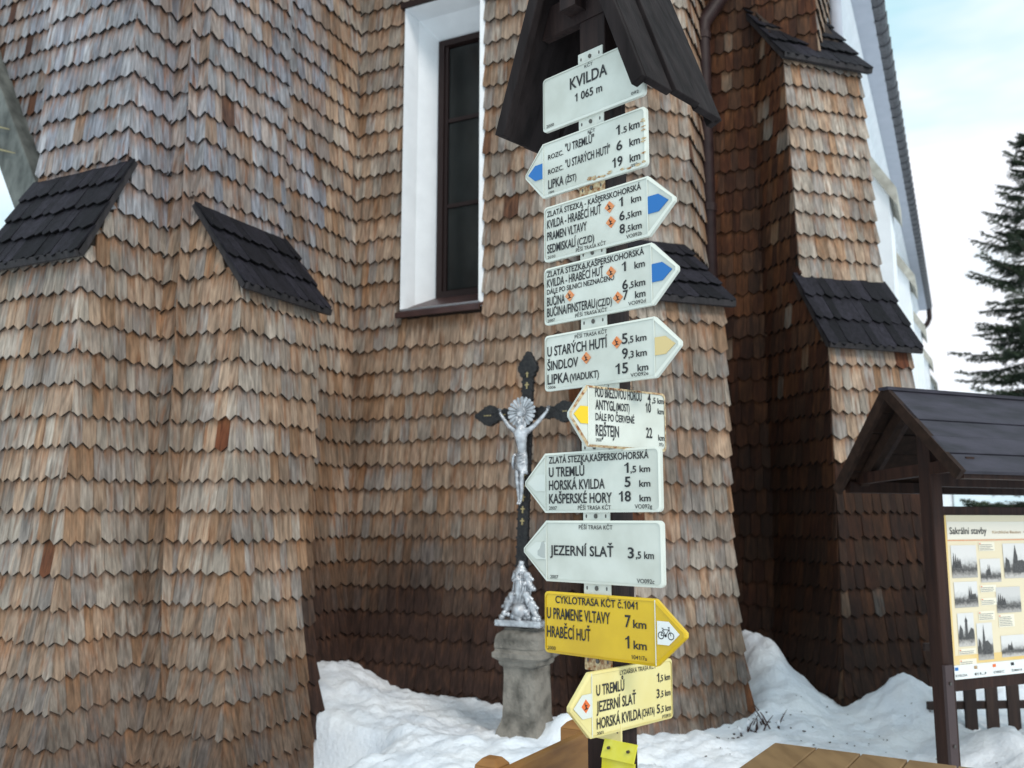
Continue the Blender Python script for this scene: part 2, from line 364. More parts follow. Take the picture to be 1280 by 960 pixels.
# left pair of buttresses
A_lo, A_up, B_lo, B_up = (-2.384, 4.957), (-2.270, 5.190), (-1.570, 5.210), (-1.882, 5.357)
AL_lo, AL_up = (-3.06, 5.287), (-2.955, 5.524)
BR_lo, BR_up = (-1.270, 5.826), (-1.566, 6.004)
zAe, zAt, zBe, zBt = 3.13, 3.70, 2.99, 3.49
LC = [stage([(0, Vector(AL_lo) + D2 * 1.4), (zAe, Vector(AL_lo) + D2 * 1.4), (zAt, Vector(AL_up) + D2 * 1.16)]),
      stage([(zAe, AL_lo), (zAt, AL_up)]), stage([(zAe, A_lo), (zAt, A_up)]), stage([(0, (-2.138, 5.487))]),
      stage([(zBe, B_lo), (zBt, B_up)]), stage([(zBe, BR_lo), (zBt, BR_up)]),
      stage([(zBe, Vector(BR_lo) - n2 * .36), (zBt, Vector(BR_up) - n2 * .12)])]
P440, P696, P858, P885, P1015 = (-1.2177, 6.90), (.308, 6.158), (1.3006, 6.50), (1.623, 7.237), (2.42, 6.848)
RC = [stage([(0, Vector(P440) - D2 * 1.75)]), stage([(0, P440)]), stage([(0, P696)]), stage([(0, P858)]), stage([(0, P885)]), stage([(0, P1015)]),
      stage([(0, Vector(P1015) + D2 * .92)])]
cl, cr_ = Vector((.67, 5.655)), Vector((1.38, 5.90)); cdir = Vector((-.3256, .9455)); zCe, zCt = 3.03, 3.58
CC = [stage([(0, cl + cdir * .62)]), stage([(zCe, cl), (zCt, cl + cdir * .58)]), stage([(zCe, cr_), (zCt, cr_ + cdir * .58)]), stage([(0, cr_ + cdir * .66)])]
S = Vector((1.989, 7.058)); zDe, zDt, zEe, zEt = 2.88, 3.41, 5.19, 5.78
DC = [stage([(0, S + cdir * .1)]), stage([(zDe, (2.228, 6.370)), (zDt, (2.136, 6.636)), (zEe, (2.110, 6.705)), (zEt, S)]),
      stage([(zDe, (2.885, 6.590)), (zDt, (2.834, 6.905)), (zEe, (2.775, 6.935)), (zEt, S + Vector((.66, .22)))]),
      stage([(zDe, Vector((2.885, 6.590)) + cdir * .7), (zDt, Vector((2.834, 6.905)) + cdir * .5), (zEe, Vector((2.775, 6.935)) + cdir * .4)])]

wall_left = core(LC, None, 0, ZT).build('buttress', M['core'], church); wall_left['label'] = 'left pair of shingled corner buttresses'
HOLE = (.462, 1.115, 3.14, 5.53)
wall_main = core(RC, None, 0, ZT, hole=(*HOLE, 1)).build('wall', M['core'], church)
butC = core(CC, None, 0, zCt).build('buttress', M['core'], church)
butD = core(DC, None, 0, zEt).build('buttress', M['core'], church)

GREY = (.80, .03); GREYTAN = (.62, .06); TAN = (.42, .08)
def mixst(a, b, z0, z1):
    def f(z):
        t = max(0, min(1, (z - z0) / (z1 - z0))); return (lerp(a[0], b[0], t), lerp(a[1], b[1], t))
    return f
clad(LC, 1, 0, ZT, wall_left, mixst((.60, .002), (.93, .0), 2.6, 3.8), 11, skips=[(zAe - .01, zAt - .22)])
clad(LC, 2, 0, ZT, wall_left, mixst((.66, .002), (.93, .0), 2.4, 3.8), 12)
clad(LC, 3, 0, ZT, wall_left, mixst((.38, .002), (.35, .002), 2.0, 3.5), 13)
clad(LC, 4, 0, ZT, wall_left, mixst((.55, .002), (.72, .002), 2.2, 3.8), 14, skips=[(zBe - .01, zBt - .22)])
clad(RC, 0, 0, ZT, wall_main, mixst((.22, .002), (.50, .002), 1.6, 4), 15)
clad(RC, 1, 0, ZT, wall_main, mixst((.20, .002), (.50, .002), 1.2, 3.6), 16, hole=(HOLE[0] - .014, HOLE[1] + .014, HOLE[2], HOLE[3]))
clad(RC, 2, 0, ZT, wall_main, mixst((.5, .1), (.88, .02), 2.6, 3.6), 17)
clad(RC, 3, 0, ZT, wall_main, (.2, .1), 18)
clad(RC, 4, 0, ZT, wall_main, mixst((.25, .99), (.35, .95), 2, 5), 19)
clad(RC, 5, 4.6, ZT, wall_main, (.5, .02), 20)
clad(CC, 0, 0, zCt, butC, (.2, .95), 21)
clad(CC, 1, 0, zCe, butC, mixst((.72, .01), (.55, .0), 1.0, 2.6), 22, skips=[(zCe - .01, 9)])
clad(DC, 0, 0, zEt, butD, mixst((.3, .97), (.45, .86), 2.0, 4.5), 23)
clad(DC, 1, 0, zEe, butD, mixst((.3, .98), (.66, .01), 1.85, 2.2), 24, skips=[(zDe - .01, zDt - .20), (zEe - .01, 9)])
# far-left wall above the sloping grey timber
rec0 = Vector((-3.98, 7.0)); recR = rec0 - D1 * 1.1
bx0, bz0, bx1, bz1 = -4.67, 6.02, -3.55, 3.90
rw = MB(); zz = 3.9
r_ = random.Random(31)
def rec_pt(s, z, off=0): q = recR + D1 * s + n1 * off; return Vector((q.x, q.y, z))
def s_of_x(x): return (x - recR.x) / D1.x
rw.add([rec_pt(0, 3.4), rec_pt(0, ZT), rec_pt(s_of_x(-5.1), ZT), rec_pt(s_of_x(-3.40), 3.4)], [(3, 2, 1, 0)])
wall_rec = rw.build('wall', M['core'], church)
k = 0
while zz < ZT:
    xb = bx0 + (zz - bz0) / (bz1 - bz0) * (bx1 - bx0) - .02
    smax = s_of_x(xb - .08) if zz < 7 else 1
    s = smax
    def frame(s_, t, off): return rec_pt(s_, t, off)
    while s > 0:
        wd = r_.choice((.075, .09, .10)) * r_.uniform(.9, 1.1)
        p = rec_pt(s, zz)
        shingle(lambda a, t, o: rec_pt(smax - a if False else a, t, o), s, max(s - wd, 0), zz + r_.uniform(-.006, .006), EXPO + .05, .034, .034, .009, .012, tone(p.x, p.y, zz, (.95, .12), r_), .5, wall_rec, EXPO)
        s -= wd + .002
    zz += EXPO

# the 300 shingles that show largest are objects of their own, the rest one joined part
sc = []
for idx, (V, F, cs, part) in enumerate(ALL):
    P = [proj(v) for v in V[:5]]
    if any(p is None for p in P): sc.append(0); continue
    a = abs(sum(P[i][0] * P[(i + 1) % 5][1] - P[(i + 1) % 5][0] * P[i][1] for i in range(5))) / 2
    cx = sum(p[0] for p in P) / 5; cy = sum(p[1] for p in P) / 5
    if not (0 < cx < 1280 and 0 < cy < 950): a = 0
    if 675 < cx < 835 and cy > 60: a = 0
    if cx > 1110 and cy > 440: a = 0
    if cx > 1290 or (390 < cx < 700 and cy > 830): a = 0
    n_ = (V[1] - V[0]).cross(V[2] - V[0]);
    if n_.dot(V[0] - Vector((0, 0, 1.6))) > 0 and part is not wall_rec: a = 0
    if part is wall_left and cx > 392 : a = 0
    sc.append(a)
order = sorted(range(len(ALL)), key=lambda i: -sc[i]); big = set(order[:300])
rest = MB(); rest.col = []
for idx, (V, F, cs, part) in enumerate(ALL):
    if idx in big:
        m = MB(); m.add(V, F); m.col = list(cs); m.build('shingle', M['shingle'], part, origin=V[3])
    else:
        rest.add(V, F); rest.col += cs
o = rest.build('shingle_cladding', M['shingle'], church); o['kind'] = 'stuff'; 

# buttress roofs of dark shingles
def broof(eL, eR, tR, tL, ze, zt, seed, ov=.07, side=.05, rows=4, label=None):
    r = random.Random(seed)
    eL, eR, tR, tL = map(Vector, (eL, eR, tR, tL)); u = (eR - eL).normalized(); n = Vector((u.y, -u.x))
    eL3, eR3 = eL + n * ov - u * side, eR + n * ov + u * side; tL3, tR3 = tL - u * side, tR + u * side
    run = (tL - eL).dot(-n); sl = (zt - ze) / max(run, .1)
    a, b, c, d = (Vector((*eL3, ze - ov * sl * .5)), Vector((*eR3, ze - ov * sl * .5)), Vector((*tR3, zt)), Vector((*tL3, zt)))
    nn = (b - a).cross(d - a).normalized()
    mb = MB(); mb.prism([a, b, c, d], -nn * .035)
    o = mb.build('buttress_roof', M['tar'], church)
    if label: o['label'] = label
    fb = MB(); fb.prism([a + nn * .004 - Vector((0, 0, .03)) + n.to_3d() * .012, b - Vector((0, 0, .03)) + n.to_3d() * .012 + nn * .004, b + nn * .016 + n.to_3d() * .012, a + nn * .016 + n.to_3d() * .012], -n.to_3d() * .02)
    fb.build('fascia', M['tar'], o)
    H = ((d - a).length + (c - b).length) / 2; ex = H / rows
    for k in range(rows):
        t = k * ex - .02
        f0 = max(0, min(1, (t + .02) / H)); L0 = a.lerp(d, f0); R0 = b.lerp(c, f0); uu = (R0 - L0); L = uu.length; uu.normalize(); vv = nn.cross(uu).normalized()
        def frame(s, tt, off, L0=L0, uu=uu, vv=vv, t=t): return L0 + uu * s + vv * (tt - t - .02) + nn * off
        s = -.012
        while s < L + .01:
            wd = r.choice((.07, .085, .10)) * r.uniform(.9, 1.1); e = s + wd
            if L + .012 - e < .04: e = L + .012
            if s >= L - .001: break
            q = r.uniform(.6, 1.9); c0 = (.013 * q, .0115 * q, .016 * q)
            ln = ex + .04 if k < rows - 1 else ex + .02
            n0 = len(ALL); shingle(frame, s + .001, e - .001, t + r.uniform(-.009, .009), ln, .030, .027 + r.uniform(-.003, .006), .008, .011, c0, .5, o, ex)
            V, F, cs, _ = ALL.pop(); m = MB(); m.add(V, F); m.col = list(cs); m.build('roof_shingle', M['roofsh'], o, origin=V[3])
            s = e
    return o
broof(AL_lo, A_lo, A_up, AL_up, zAe, zAt, 41, label='small dark shingled roof on the leftmost buttress')
broof(B_lo, BR_lo, BR_up, B_up, zBe, zBt, 42, rows=3)
broof(cl, cr_, cr_ + cdir * .585, cl + cdir * .585, zCe, zCt, 43, rows=4)
broof((2.228, 6.370), (2.885, 6.590), (2.834, 6.905), (2.136, 6.636), zDe, zDt, 44, rows=3)
broof((2.110, 6.705), (2.79, 6.94), (2.79 - .16, 6.94 + .47), (1.935, 7.20), zEe, zEt + .12, 45, rows=4)

# grey timber along the foot of the far-left wall
bm_ = MB(); pa, pb = Vector((bx0, 0, bz0)), Vector((bx1, 0, bz1))
def rp(x, z, off): q = rec_pt(s_of_x(x), z, off); return q
dv = Vector((bx1 - bx0, bz1 - bz0)).normalized(); pv = Vector((dv.y, -dv.x)) * .13
q = [(bx0 + pv.x - dv.x, bz0 + pv.y - dv.y), (bx1 + pv.x, bz1 + pv.y), (bx1 - pv.x, bz1 - pv.y), (bx0 - pv.x - dv.x, bz0 - pv.y - dv.y)]
bm_.prism([rp(x, z, .16) for x, z in q], [-n1.x * -.22 * -1, -n1.y * -.22 * -1, 0]) if False else bm_.prism([rp(x, z, .16) for x, z in q][::-1], Vector((-n1.x * .3, -n1.y * .3, 0)))
ot = bm_.build('barge_board', M['oldwood'], church, bevel=.01)
for (x, z) in ((-3.98, 4.66), (-3.90, 4.45)):
    t = MB(); t.tube([rp(x - .17, z + .06, .175), rp(x - .02, z + .0, .19), rp(x + .17, z - .07, .18)], [.008, .009, .004], 5); t.build('stalk', M['twig'], ot)

# window in the shingled wall
U = Vector((.8988, -.4384, 0)); IN = Vector((.4384, .8988, 0)); W0 = Vector((*P440, 0))
def wp(s, d, z): return W0 + U * s + IN * d + Zv * z
win = MB(); s0, s1, z0, z1 = HOLE; s0 -= .005
ring = [(s0 - .0, s1 + .0, z0 - .0, z1 + .0, -.052), (s0 + .02, s1 - .02, z0 + .02, z1 - .02, .12), (s0 + .115, s1 - .11, z0 + .10, z1 - .14, .30)]
RV = MB()
def rect(s0, s1, z0, z1, d): return [wp(s0, d, z0), wp(s1, d, z0), wp(s1, d, z1), wp(s0, d, z1)]
for a, b in zip(ring, ring[1:]):
    A_, B_ = rect(*a), rect(*b)
    for i in range(4): RV.add([A_[i], A_[(i + 1) % 4], B_[(i + 1) % 4], B_[i]], [(0, 1, 2, 3)])
A_ = rect(*ring[0]); A2 = rect(s0 - .03, s1 + .03, z0 - .03, z1 + .03, 0)
for i in range(4): RV.add([A2[i], A2[(i + 1) % 4], A_[(i + 1) % 4], A_[i]], [(0, 1, 2, 3)])
wo = RV.build('window', M['plaster'], church); wo['label'] = 'tall window in a deep white plaster reveal'
fi = ring[2]; fs0, fs1, fz0, fz1 = fi[0], fi[1], fi[2] + .03, fi[3]
fr = MB()
def bar(s0, s1, z0, z1, d0, d1, mb): mb.box(wp((s0 + s1) / 2, (d0 + d1) / 2, (z0 + z1) / 2), U * ((s1 - s0) / 2), IN * ((d1 - d0) / 2), Zv * ((z1 - z0) / 2))
bar(fs0, fs0 + .05, fz0, fz1, .27, .34, fr); bar(fs1 - .05, fs1, fz0, fz1, .27, .34, fr); bar(fs0 + .05, fs1 - .05, fz1 - .05, fz1, .27, .34, fr); bar(fs0 + .05, fs1 - .05, fz0, fz0 + .06, .27, .34, fr)
bar(fs0 + .052, fs0 + .08, fz0 + .06, fz1 - .05, .285, .33, fr)
fro = fr.build('window_frame', M['frame'], wo)
tb = MB(); h = (fz1 - fz0)
for f in (.02 + .33 * 1, .02 + .33 * 2):
    zc = fz0 + h * f; t2 = MB(); bar(fs0 + .08, fs1 - .05, zc - .016, zc + .016, .29, .325, t2); t2.build('glazing_bar', M['frame'], wo)
zs = [fz0 + .06, fz0 + h * .35, fz0 + h * .68, fz1 - .05]
for a, b in zip(zs, zs[1:]):
    t2 = MB(); bar(fs0 + .08, fs1 - .05, a + .016, b - .016, .306, .312, t2); t2.build('pane', M['glass'], wo)
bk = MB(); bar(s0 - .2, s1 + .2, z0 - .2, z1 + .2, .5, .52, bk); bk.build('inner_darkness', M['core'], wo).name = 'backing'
sl = MB(); sl.prism([wp(s0 - .02, -.085, z0 - .035), wp(s1 + .02, -.085, z0 - .035), wp(s1 + .02, .29, fz0 + .02), wp(s0 - .02, .29, fz0 + .02)][::1], (0, 0, -.02))
sl.prism([wp(s0 - .02, -.088, z0 - .07), wp(s1 + .02, -.088, z0 - .07), wp(s1 + .02, -.088, z0 - .032), wp(s0 - .02, -.088, z0 - .032)], IN * .02)
sl.build('window_sill', M['sill'], wo)
lt = MB(); bar(s0 - .03, s1 + .03, z1 - .0, z1 + .045, -.075, -.03, lt); lt.build('lintel_strip', M['frame'], wo)

# drainpipe in the corner
dp = MB(); px, py_ = 1.545, 6.98
dp.tube([(px + .22, py_ + .10, 5.98), (px + .20, py_ + .08, 5.90), (px + .01, py_, 5.60), (px, py_, 5.52), (px, py_, .3)], .062, 14)
do = dp.build('drainpipe', M['pipe'], church, smooth=True)
for z in (5.45, 4.0, 2.4, 1.0):
    m = MB(); m.tube([(px, py_, z), (px, py_, z + .06)], .070, 14); m.build('pipe_collar', M['pipe'], do)

# ------------------------------------------------------------ white nave running away to the right
K = Vector(P1015); KN = 17.4
def nv(t, o, z): q = K + D2 * t + n2 * o; return Vector((q.x, q.y, z))
nw = MB(); nw.add([nv(.90, -.01, 0), nv(KN, -.01, 0), nv(KN, -.01, 6.5), nv(.90, -.01, 6.5)], [(0, 1, 2, 3)])
nw.add([nv(KN, -.01, 0), nv(KN, -6, 0), nv(KN, -6, 9), nv(KN, -.01, 6.5)], [(0, 1, 2, 3)])
naveo = nw.build('wall', M['plaster'], church); naveo['label'] = 'white plastered nave wall'
cv = MB(); prof = [(-.01, 6.5), (.03, 6.52), (.04, 6.62), (.07, 6.70), (.12, 6.76), (.12, 6.80)]
for (a, za), (b, zb) in zip(prof, prof[1:]): cv.add([nv(.2, a, za), nv(KN, a, za), nv(KN, b, zb), nv(.2, b, zb)], [(0, 1, 2, 3)])
cv.build('cornice', M['plaster'], naveo, smooth=False)
sf = MB(); sf.prism([nv(-.6, .10, 6.80), nv(-.6, .30, 6.80), nv(KN + .2, .30, 6.80), nv(KN + .2, .10, 6.80)], (0, 0, .03)); sf.build('soffit', M['soffit'], church)
nr = MB(); nr.prism([nv(-.6, .36, 6.86), nv(KN + .2, .36, 6.86), nv(KN + .2, -4.5, 12.2), nv(-.6, -4.5, 12.2)], (0, 0, .06)); nro = nr.build('roof', M['tile'], church)
t = -.6; rt = random.Random(5)
while t < KN + .2:
    m = MB(); seg = 8; P = []
    for tt, rr in ((t, .092), (t + .31, .080)):
        for k in range(seg + 1):
            a = math.pi * (k / seg) * 1.15 - .1; P.append(nv(tt, .335 + rr * math.cos(a), 6.88 - rr * math.sin(a) + rt.uniform(-.0015, .0015)))
    F = [(k, k + 1, seg + 2 + k, seg + 1 + k) for k in range(seg)]
    m.add(P, F); m.add([P[k] for k in range(seg + 1)] + [P[k] + (nv(0, .335, 6.88) - nv(0, .335, 6.88)) + Vector((0, 0, .012)) for k in range(seg + 1)], [(k, seg + 1 + k, seg + 2 + k, k + 1) for k in range(seg)])
    oo = m.build('eave_tile', M['tile'], nro); sm = oo.modifiers.new('solid', 'SOLIDIFY'); sm.thickness = .012
    t += .29
for j, t in enumerate((2.0, 5.4, 8.8, 12.2, 15.6)):
    b = MB(); wth = .32
    b.add([nv(t - wth, -.02, 0), nv(t - wth, .38, 0), nv(t - wth, .38, 4.70), nv(t - wth, -.02, 5.35), nv(t + wth, -.02, 0), nv(t + wth, .38, 0), nv(t + wth, .38, 4.70), nv(t + wth, -.02, 5.35)],
          [(0, 1, 2, 3)[::-1], (4, 5, 6, 7), (1, 5, 6, 2)[::-1], (2, 6, 7, 3)[::-1]])
    b.add([nv(t - wth - .02, -.02, 0), nv(t - wth - .02, .62, 0), nv(t - wth - .02, .62, 2.3), nv(t - wth - .02, .36, 2.9), nv(t + wth + .02, -.02, 0), nv(t + wth + .02, .62, 0), nv(t + wth + .02, .62, 2.3), nv(t + wth + .02, .36, 2.9)],
          [(0, 1, 2, 3)[::-1], (4, 5, 6, 7), (1, 5, 6, 2)[::-1], (2, 6, 7, 3)[::-1]])
    bo = b.build('buttress', M['plaster'], church)
    c = MB(); c.prism([nv(t - wth - .04, .45, 4.63), nv(t + wth + .04, .45, 4.63), nv(t + wth + .04, -.02, 5.42), nv(t - wth - .04, -.02, 5.42)], (0, 0, -.17)); c.build('coping', M['capst'], bo)
    c = MB(); c.prism([nv(t - wth - .06, .68, 2.24), nv(t + wth + .06, .68, 2.24), nv(t + wth + .06, .34, 2.98), nv(t - wth - .06, .34, 2.98)], (0, 0, -.07)); c.build('coping', M['capst'], bo)
ed = MB(); ed.tube([nv(KN + .2, .34, 6.86), nv(KN + .25, .34, 6.6), nv(KN + .2, .28, 6.45), nv(KN + .1, .03, 6.15), nv(KN + .05, .08, 6.0), nv(KN + .05, .08, .3)], .06, 10); ed.build('drainpipe', M['pipe'], church, smooth=True)
sdp = MB(); sdp.tube([nv(.98, .06, 6.5), nv(.98, .06, 5.3)], .06, 10); sdp.build('drainpipe', M['soffit'], church, smooth=True)

# ------------------------------------------------------------ snow
def gss(x, y, cx, cy, sx, sy, h, rot=0):
    dx, dy = x - cx, y - cy; c, s = math.cos(R(rot)), math.sin(R(rot)); a, b = dx * c + dy * s, -dx * s + dy * c
    return h * math.exp(-(a / sx) ** 2 - (b / sy) ** 2)
def snow_z(x, y):
    z = .33
    z += gss(x, y, -1.35, 6.6, .50, .60, .30) + gss(x, y, -.9, 6.0, .7, .6, .06) + gss(x, y, -.2, 6.4, .7, .35, .05)
    z += gss(x, y, .1, 5.3, .7, .4, .07)
    z += gss(x, y, 1.62, 6.95, .24, .75, .38, 12) + gss(x, y, 1.80, 6.6, .25, .4, .16) + gss(x, y, 1.5, 6.2, .4, .5, .10)
    z += gss(x, y, 2.50, 6.02, .27, .30, .30) + gss(x, y, 2.68, 5.2, .20, .26, .11) + gss(x, y, 3.2, 5.4, .5, .3, .03)
    z += gss(x, y, .31, 5.42, .085, .10, .13)
    z += gss(x, y, 2.42, 7.2, .22, .5, .25)
    sd_ = (x - BR_lo[0]) * n2.x + (y - BR_lo[1]) * n2.y; tt = (x - BR_lo[0]) * D2.x + (y - BR_lo[1]) * D2.y
    k = max(0, min(1, (.85 - sd_) / .45)) * max(0, min(1, (.03 - tt) / .10)); k = k * k * (3 - 2 * k); z = z * (1 - k) + .09 * k; e_ = max(0, min(1, (4.3 - y) / .6)); z -= .25 * e_
    p = Vector((x, y, 0))
    z += .045 * noise.noise(p * 1.6) + .036 * noise.noise(p * 4.3 + Vector((3, 1, 0))) + .048 * abs(noise.noise(p * 7)) + .026 * abs(noise.noise(p * 16)) + .009 * noise.noise(p * 33)
    return z
sb = MB(); X0, X1, Y0, Y1, st = -3.2, 5.4, 3.6, 8.0, .026
nx, ny = int((X1 - X0) / st), int((Y1 - Y0) / st)
V = [(X0 + i * st, Y0 + j * st, snow_z(X0 + i * st, Y0 + j * st)) for j in range(ny + 1) for i in range(nx + 1)]
F = [(j * (nx + 1) + i, j * (nx + 1) + i + 1, (j + 1) * (nx + 1) + i + 1, (j + 1) * (nx + 1) + i) for j in range(ny) for i in range(nx)]
sb.add(V, F)
so = sb.build('snow', M['snow'], smooth=True); tag(so, kind='structure')
g = MB(); g.add([(-400, -200, .05), (400, -200, .05), (400, 900, .05), (-400, 900, .05)], [(0, 1, 2, 3)]); tag(g.build('ground', M['snow']), kind='structure')
db = MB(); rd = random.Random(9)
for i in range(100):
    if i < 80: x, y = rd.gauss(1.95, .55), rd.gauss(5.6, .55)
    else: x, y = rd.gauss(1.35, .14), rd.gauss(5.62, .10)
    if y < 4.2: continue
    if (Vector((x, y)) - cr_).dot(-cdir) < .12 and x < 1.45: continue
    r0 = rd.uniform(.0015, .0045) if i < 80 else rd.uniform(.002, .006)
    z = snow_z(x, y); a = rd.uniform(0, 3); u = Vector((math.cos(a), math.sin(a), rd.uniform(-.3, .3))) * r0 * rd.uniform(1, 2.2); v = Vector((-math.sin(a), math.cos(a), 0)) * r0
    db.box((x, y, z + r0 * .4), u, v, (0, 0, r0 * .6))
tag(db.build('debris', M['debris']), kind='stuff')

# ------------------------------------------------------------ lettering
def flag_ones(me):
    """the built-in face draws 1 as a bare bar: give it the flag of a real figure one"""
    b = bmesh.new(); b.from_mesh(me); seen = set(); new = []
    for v in list(b.verts):
        if v in seen: continue
        st, comp = [v], []
        seen.add(v)
        while st:
            q = st.pop(); comp.append(q)
            for e in q.link_edges:
                o = e.other_vert(q)
                if o not in seen: seen.add(o); st.append(o)
        x0, x1 = min(q.co.x for q in comp), max(q.co.x for q in comp); y0, y1 = min(q.co.y for q in comp), max(q.co.y for q in comp)
        if x1 - x0 < .16 and y1 - y0 > .5 and len({(round(q.co.x, 3), round(q.co.y, 3)) for q in comp}) <= 4: new.append((comp, x0, x1, y0, y1))
    for comp, x0, x1, y0, y1 in new:
        bmesh.ops.delete(b, geom=comp, context='VERTS'); h = y1 - y0; x = x1 + .05; w_ = (x1 - x0) * 1.0
        P = [(x - w_, y0), (x, y0), (x, y1), (x - w_ * .8, y1), (x - w_ * 1.35, y1 - h * .14), (x - w_ * 2.3, y1 - h * .22), (x - w_ * 2.3, y1 - h * .34), (x - w_, y1 - h * .24)]
        b.faces.new([b.verts.new((a, c, 0)) for a, c in P])
    b.to_mesh(me); b.free(); return me
def text_mesh(body, bold=.018):
    c = bpy.data.curves.new('t', 'FONT'); c.body = body; c.size = 1; c.resolution_u = 3; c.offset = bold
    o = bpy.data.objects.new('t', c); C.objects.link(o)
    me = bpy.data.meshes.new_from_object(o)
    bpy.data.objects.remove(o); bpy.data.curves.remove(c)
    if '1' in body and not any(k in body for k in 'Iliíl|'): me = flag_ones(me)
    return me
ct = bpy.data.curves.new('t', 'FONT'); ct.body = 'H'; ct.size = 1; oo = bpy.data.objects.new('t', ct); C.objects.link(oo)
mm = bpy.data.meshes.new_from_object(oo); CAP = max(v.co.y for v in mm.vertices); bpy.data.objects.remove(oo)
def lettering(body, org, u, v, width, cap, m, parent, out, name='lettering'):
    """org = left end of the baseline in the world; u, v unit vectors; fitted to width and cap height"""
    me = text_mesh(body, .007 if cap > .03 and 'stavby' in body else (.016 if cap > .013 else .004)); xs = [q.co.x for q in me.vertices]
    x0, x1 = min(xs), max(xs); sx = width / (x1 - x0); sy = cap / CAP
    for q in me.vertices:
        p = org + u * ((q.co.x - x0) * sx) + v * (q.co.y * sy) + out; q.co = p - org
    me.materials.clear(); me.materials.append(m); o = bpy.data.objects.new(name, me); C.objects.link(o); o.location = org; par(o, parent); return o

# ------------------------------------------------------------ signpost
SP = Vector((.23, 2.54, 0)); SU = az(134); SN = -az(44)           # along the signs (to the right), towards the viewer
post_c = SP - SN * .062 + SU * (-.004)
sp = thing('signpost', 'tall dark wooden signpost with a steep little roof and ten stacked arrow signs', 'signpost', (post_c.x, post_c.y, .3))
pm = MB(); pm.box((post_c.x, post_c.y, 1.7), SU * .048, SN * .048, Zv * 1.45); pm.build('post', M['dark'], sp, bevel=.004)

def sign_board(fr, z0, z1, s0, s1, tip, m, label, rust=False, sh=0, th=.014):
    """fr = (origin, u, n). tip = s of the arrow point (or None). sh = vertical shear per metre"""
    O, u, n = fr; z = lambda s, zz: zz + s * sh
    P2 = []
    r = .012
    def corner(cx, cz, a0):
        return [(cx + r * math.cos(a0 + k * math.pi / 8), cz + r * math.sin(a0 + k * math.pi / 8)) for k in range(5)]
    zm = (z0 + z1) / 2
    if tip is None: P2 = [(s1, z1 - .088), (s1 - .056, z1)] + corner(s0 + r, z1 - r, math.pi / 2) + corner(s0 + r, z0 + r, math.pi) + corner(s1 - r, z0 + r, 1.5 * math.pi)
    elif tip > s1: P2 = [(tip, zm - .006), (tip, zm + .006), (s1 + .004, z1)] + corner(s0 + r, z1 - r, math.pi / 2) + corner(s0 + r, z0 + r, math.pi) + [(s1 + .004, z0)]
    else: P2 = [(tip, zm + .006), (tip, zm - .006), (s0 - .004, z0)] + corner(s1 - r, z0 + r, 1.5 * math.pi) + corner(s1 - r, z1 - r, 0) + [(s0 - .004, z1)]
    W = lambda s, zz, o=0: Vector((O.x, O.y, 0)) + u * s + n * o + Zv * z(s, zz)
    mb = MB(); mb.prism([W(s, zz) for s, zz in P2], -n * th)
    b = mb.build('direction_sign', m, sp, bevel=.003); b['label'] = label
    # pressed rim: thin raised border line
    cs = sum(p[0] for p in P2) / len(P2); rim = MB(); N_ = len(P2)
    ins = [(s + (cs - s) / max(abs(cs - s), .03) * .006 * (1 if abs(s - cs) > .03 else 0), zz + (zm - zz) / max(abs(zm - zz), .03) * .006) for s, zz in P2]
    for i in range(N_):
        j = (i + 1) % N_
        rim.add([W(*P2[i], -.0005), W(*P2[j], -.0005), W(*ins[j], .0022), W(*ins[i], .0022)], [(0, 1, 2, 3)])
    rim.build('rim', M['rust'] if rust else (M['signedge'] if m is M['sign'] else m), b)
    return b, W
def put(b, W, s0, s1, z0, z1, items, ink='ink'):
    w_ = s1 - s0; h_ = z1 - z0
    for body, u0, u1, base, cap in items:
        sA = s0 + u0 * w_; zA = z1 - base * h_; p = W(sA, zA); q = W(sA + .1, zA)
        u = (q - p).normalized()
        lettering(body, p, u, Zv, (u1 - u0) * w_, cap * h_, M[ink], b, (W(sA, zA, .0016) - p))
def diamond(b, W, s, z, r=.017, m='orange', fig=True):
    mb = MB(); mb.prism([W(s + r, z, .003), W(s, z + r, .003), W(s - r, z, .003), W(s, z - r, .003)], W(0, 0, -.0022) - W(0, 0, 0)); o = mb.build('trail_mark', M[m], b)
    if fig:  # small skier figure, flat print
        k = r / .017
        f = MB()
        for (x0, y0, x1, y1, t) in ((-.003, .004, .001, -.003, .0016), (.001, -.003, -.003, -.008, .0013), (.001, -.003, .005, -.007, .0013), (-.003, .003, .005, .001, .0011), (-.008, -.008, .008, -.006, .0008)):
            a, c = Vector((x0, y0)) * k, Vector((x1, y1)) * k; d = (c - a).normalized(); q = Vector((-d.y, d.x)) * t * k
            f.add([W(s + p.x, z + p.y, .0036) for p in (a - q, c - q, c + q, a + q)], [(0, 1, 2, 3)])
        f.add([W(s - .004 * k + .002 * k * math.cos(a), z + .0065 * k + .002 * k * math.sin(a), .0036) for a in [i * math.pi / 4 for i in range(8)]], [tuple(range(8))])
        f.build('skier_print', M['ink'], b)
def mark(b, W, s_base, s_tip, z0, z1, m):
    """route colour: pentagon pointing along the arrow"""
    zm = (z0 + z1) / 2; h = (z1 - z0) * .5; sg = 1 if s_tip > s_base else -1; L = abs(s_tip - s_base)
    P = [(s_base, zm - h), (s_base + sg * L * .52, zm - h), (s_tip, zm), (s_base + sg * L * .52, zm + h), (s_base, zm + h)]
    if sg < 0: P = P[::-1]
    mb = MB(); mb.prism([W(s, z, .0026) for s, z in P], W(0, 0, -.0018) - W(0, 0, 0)); mb.build('route_mark', m, b)
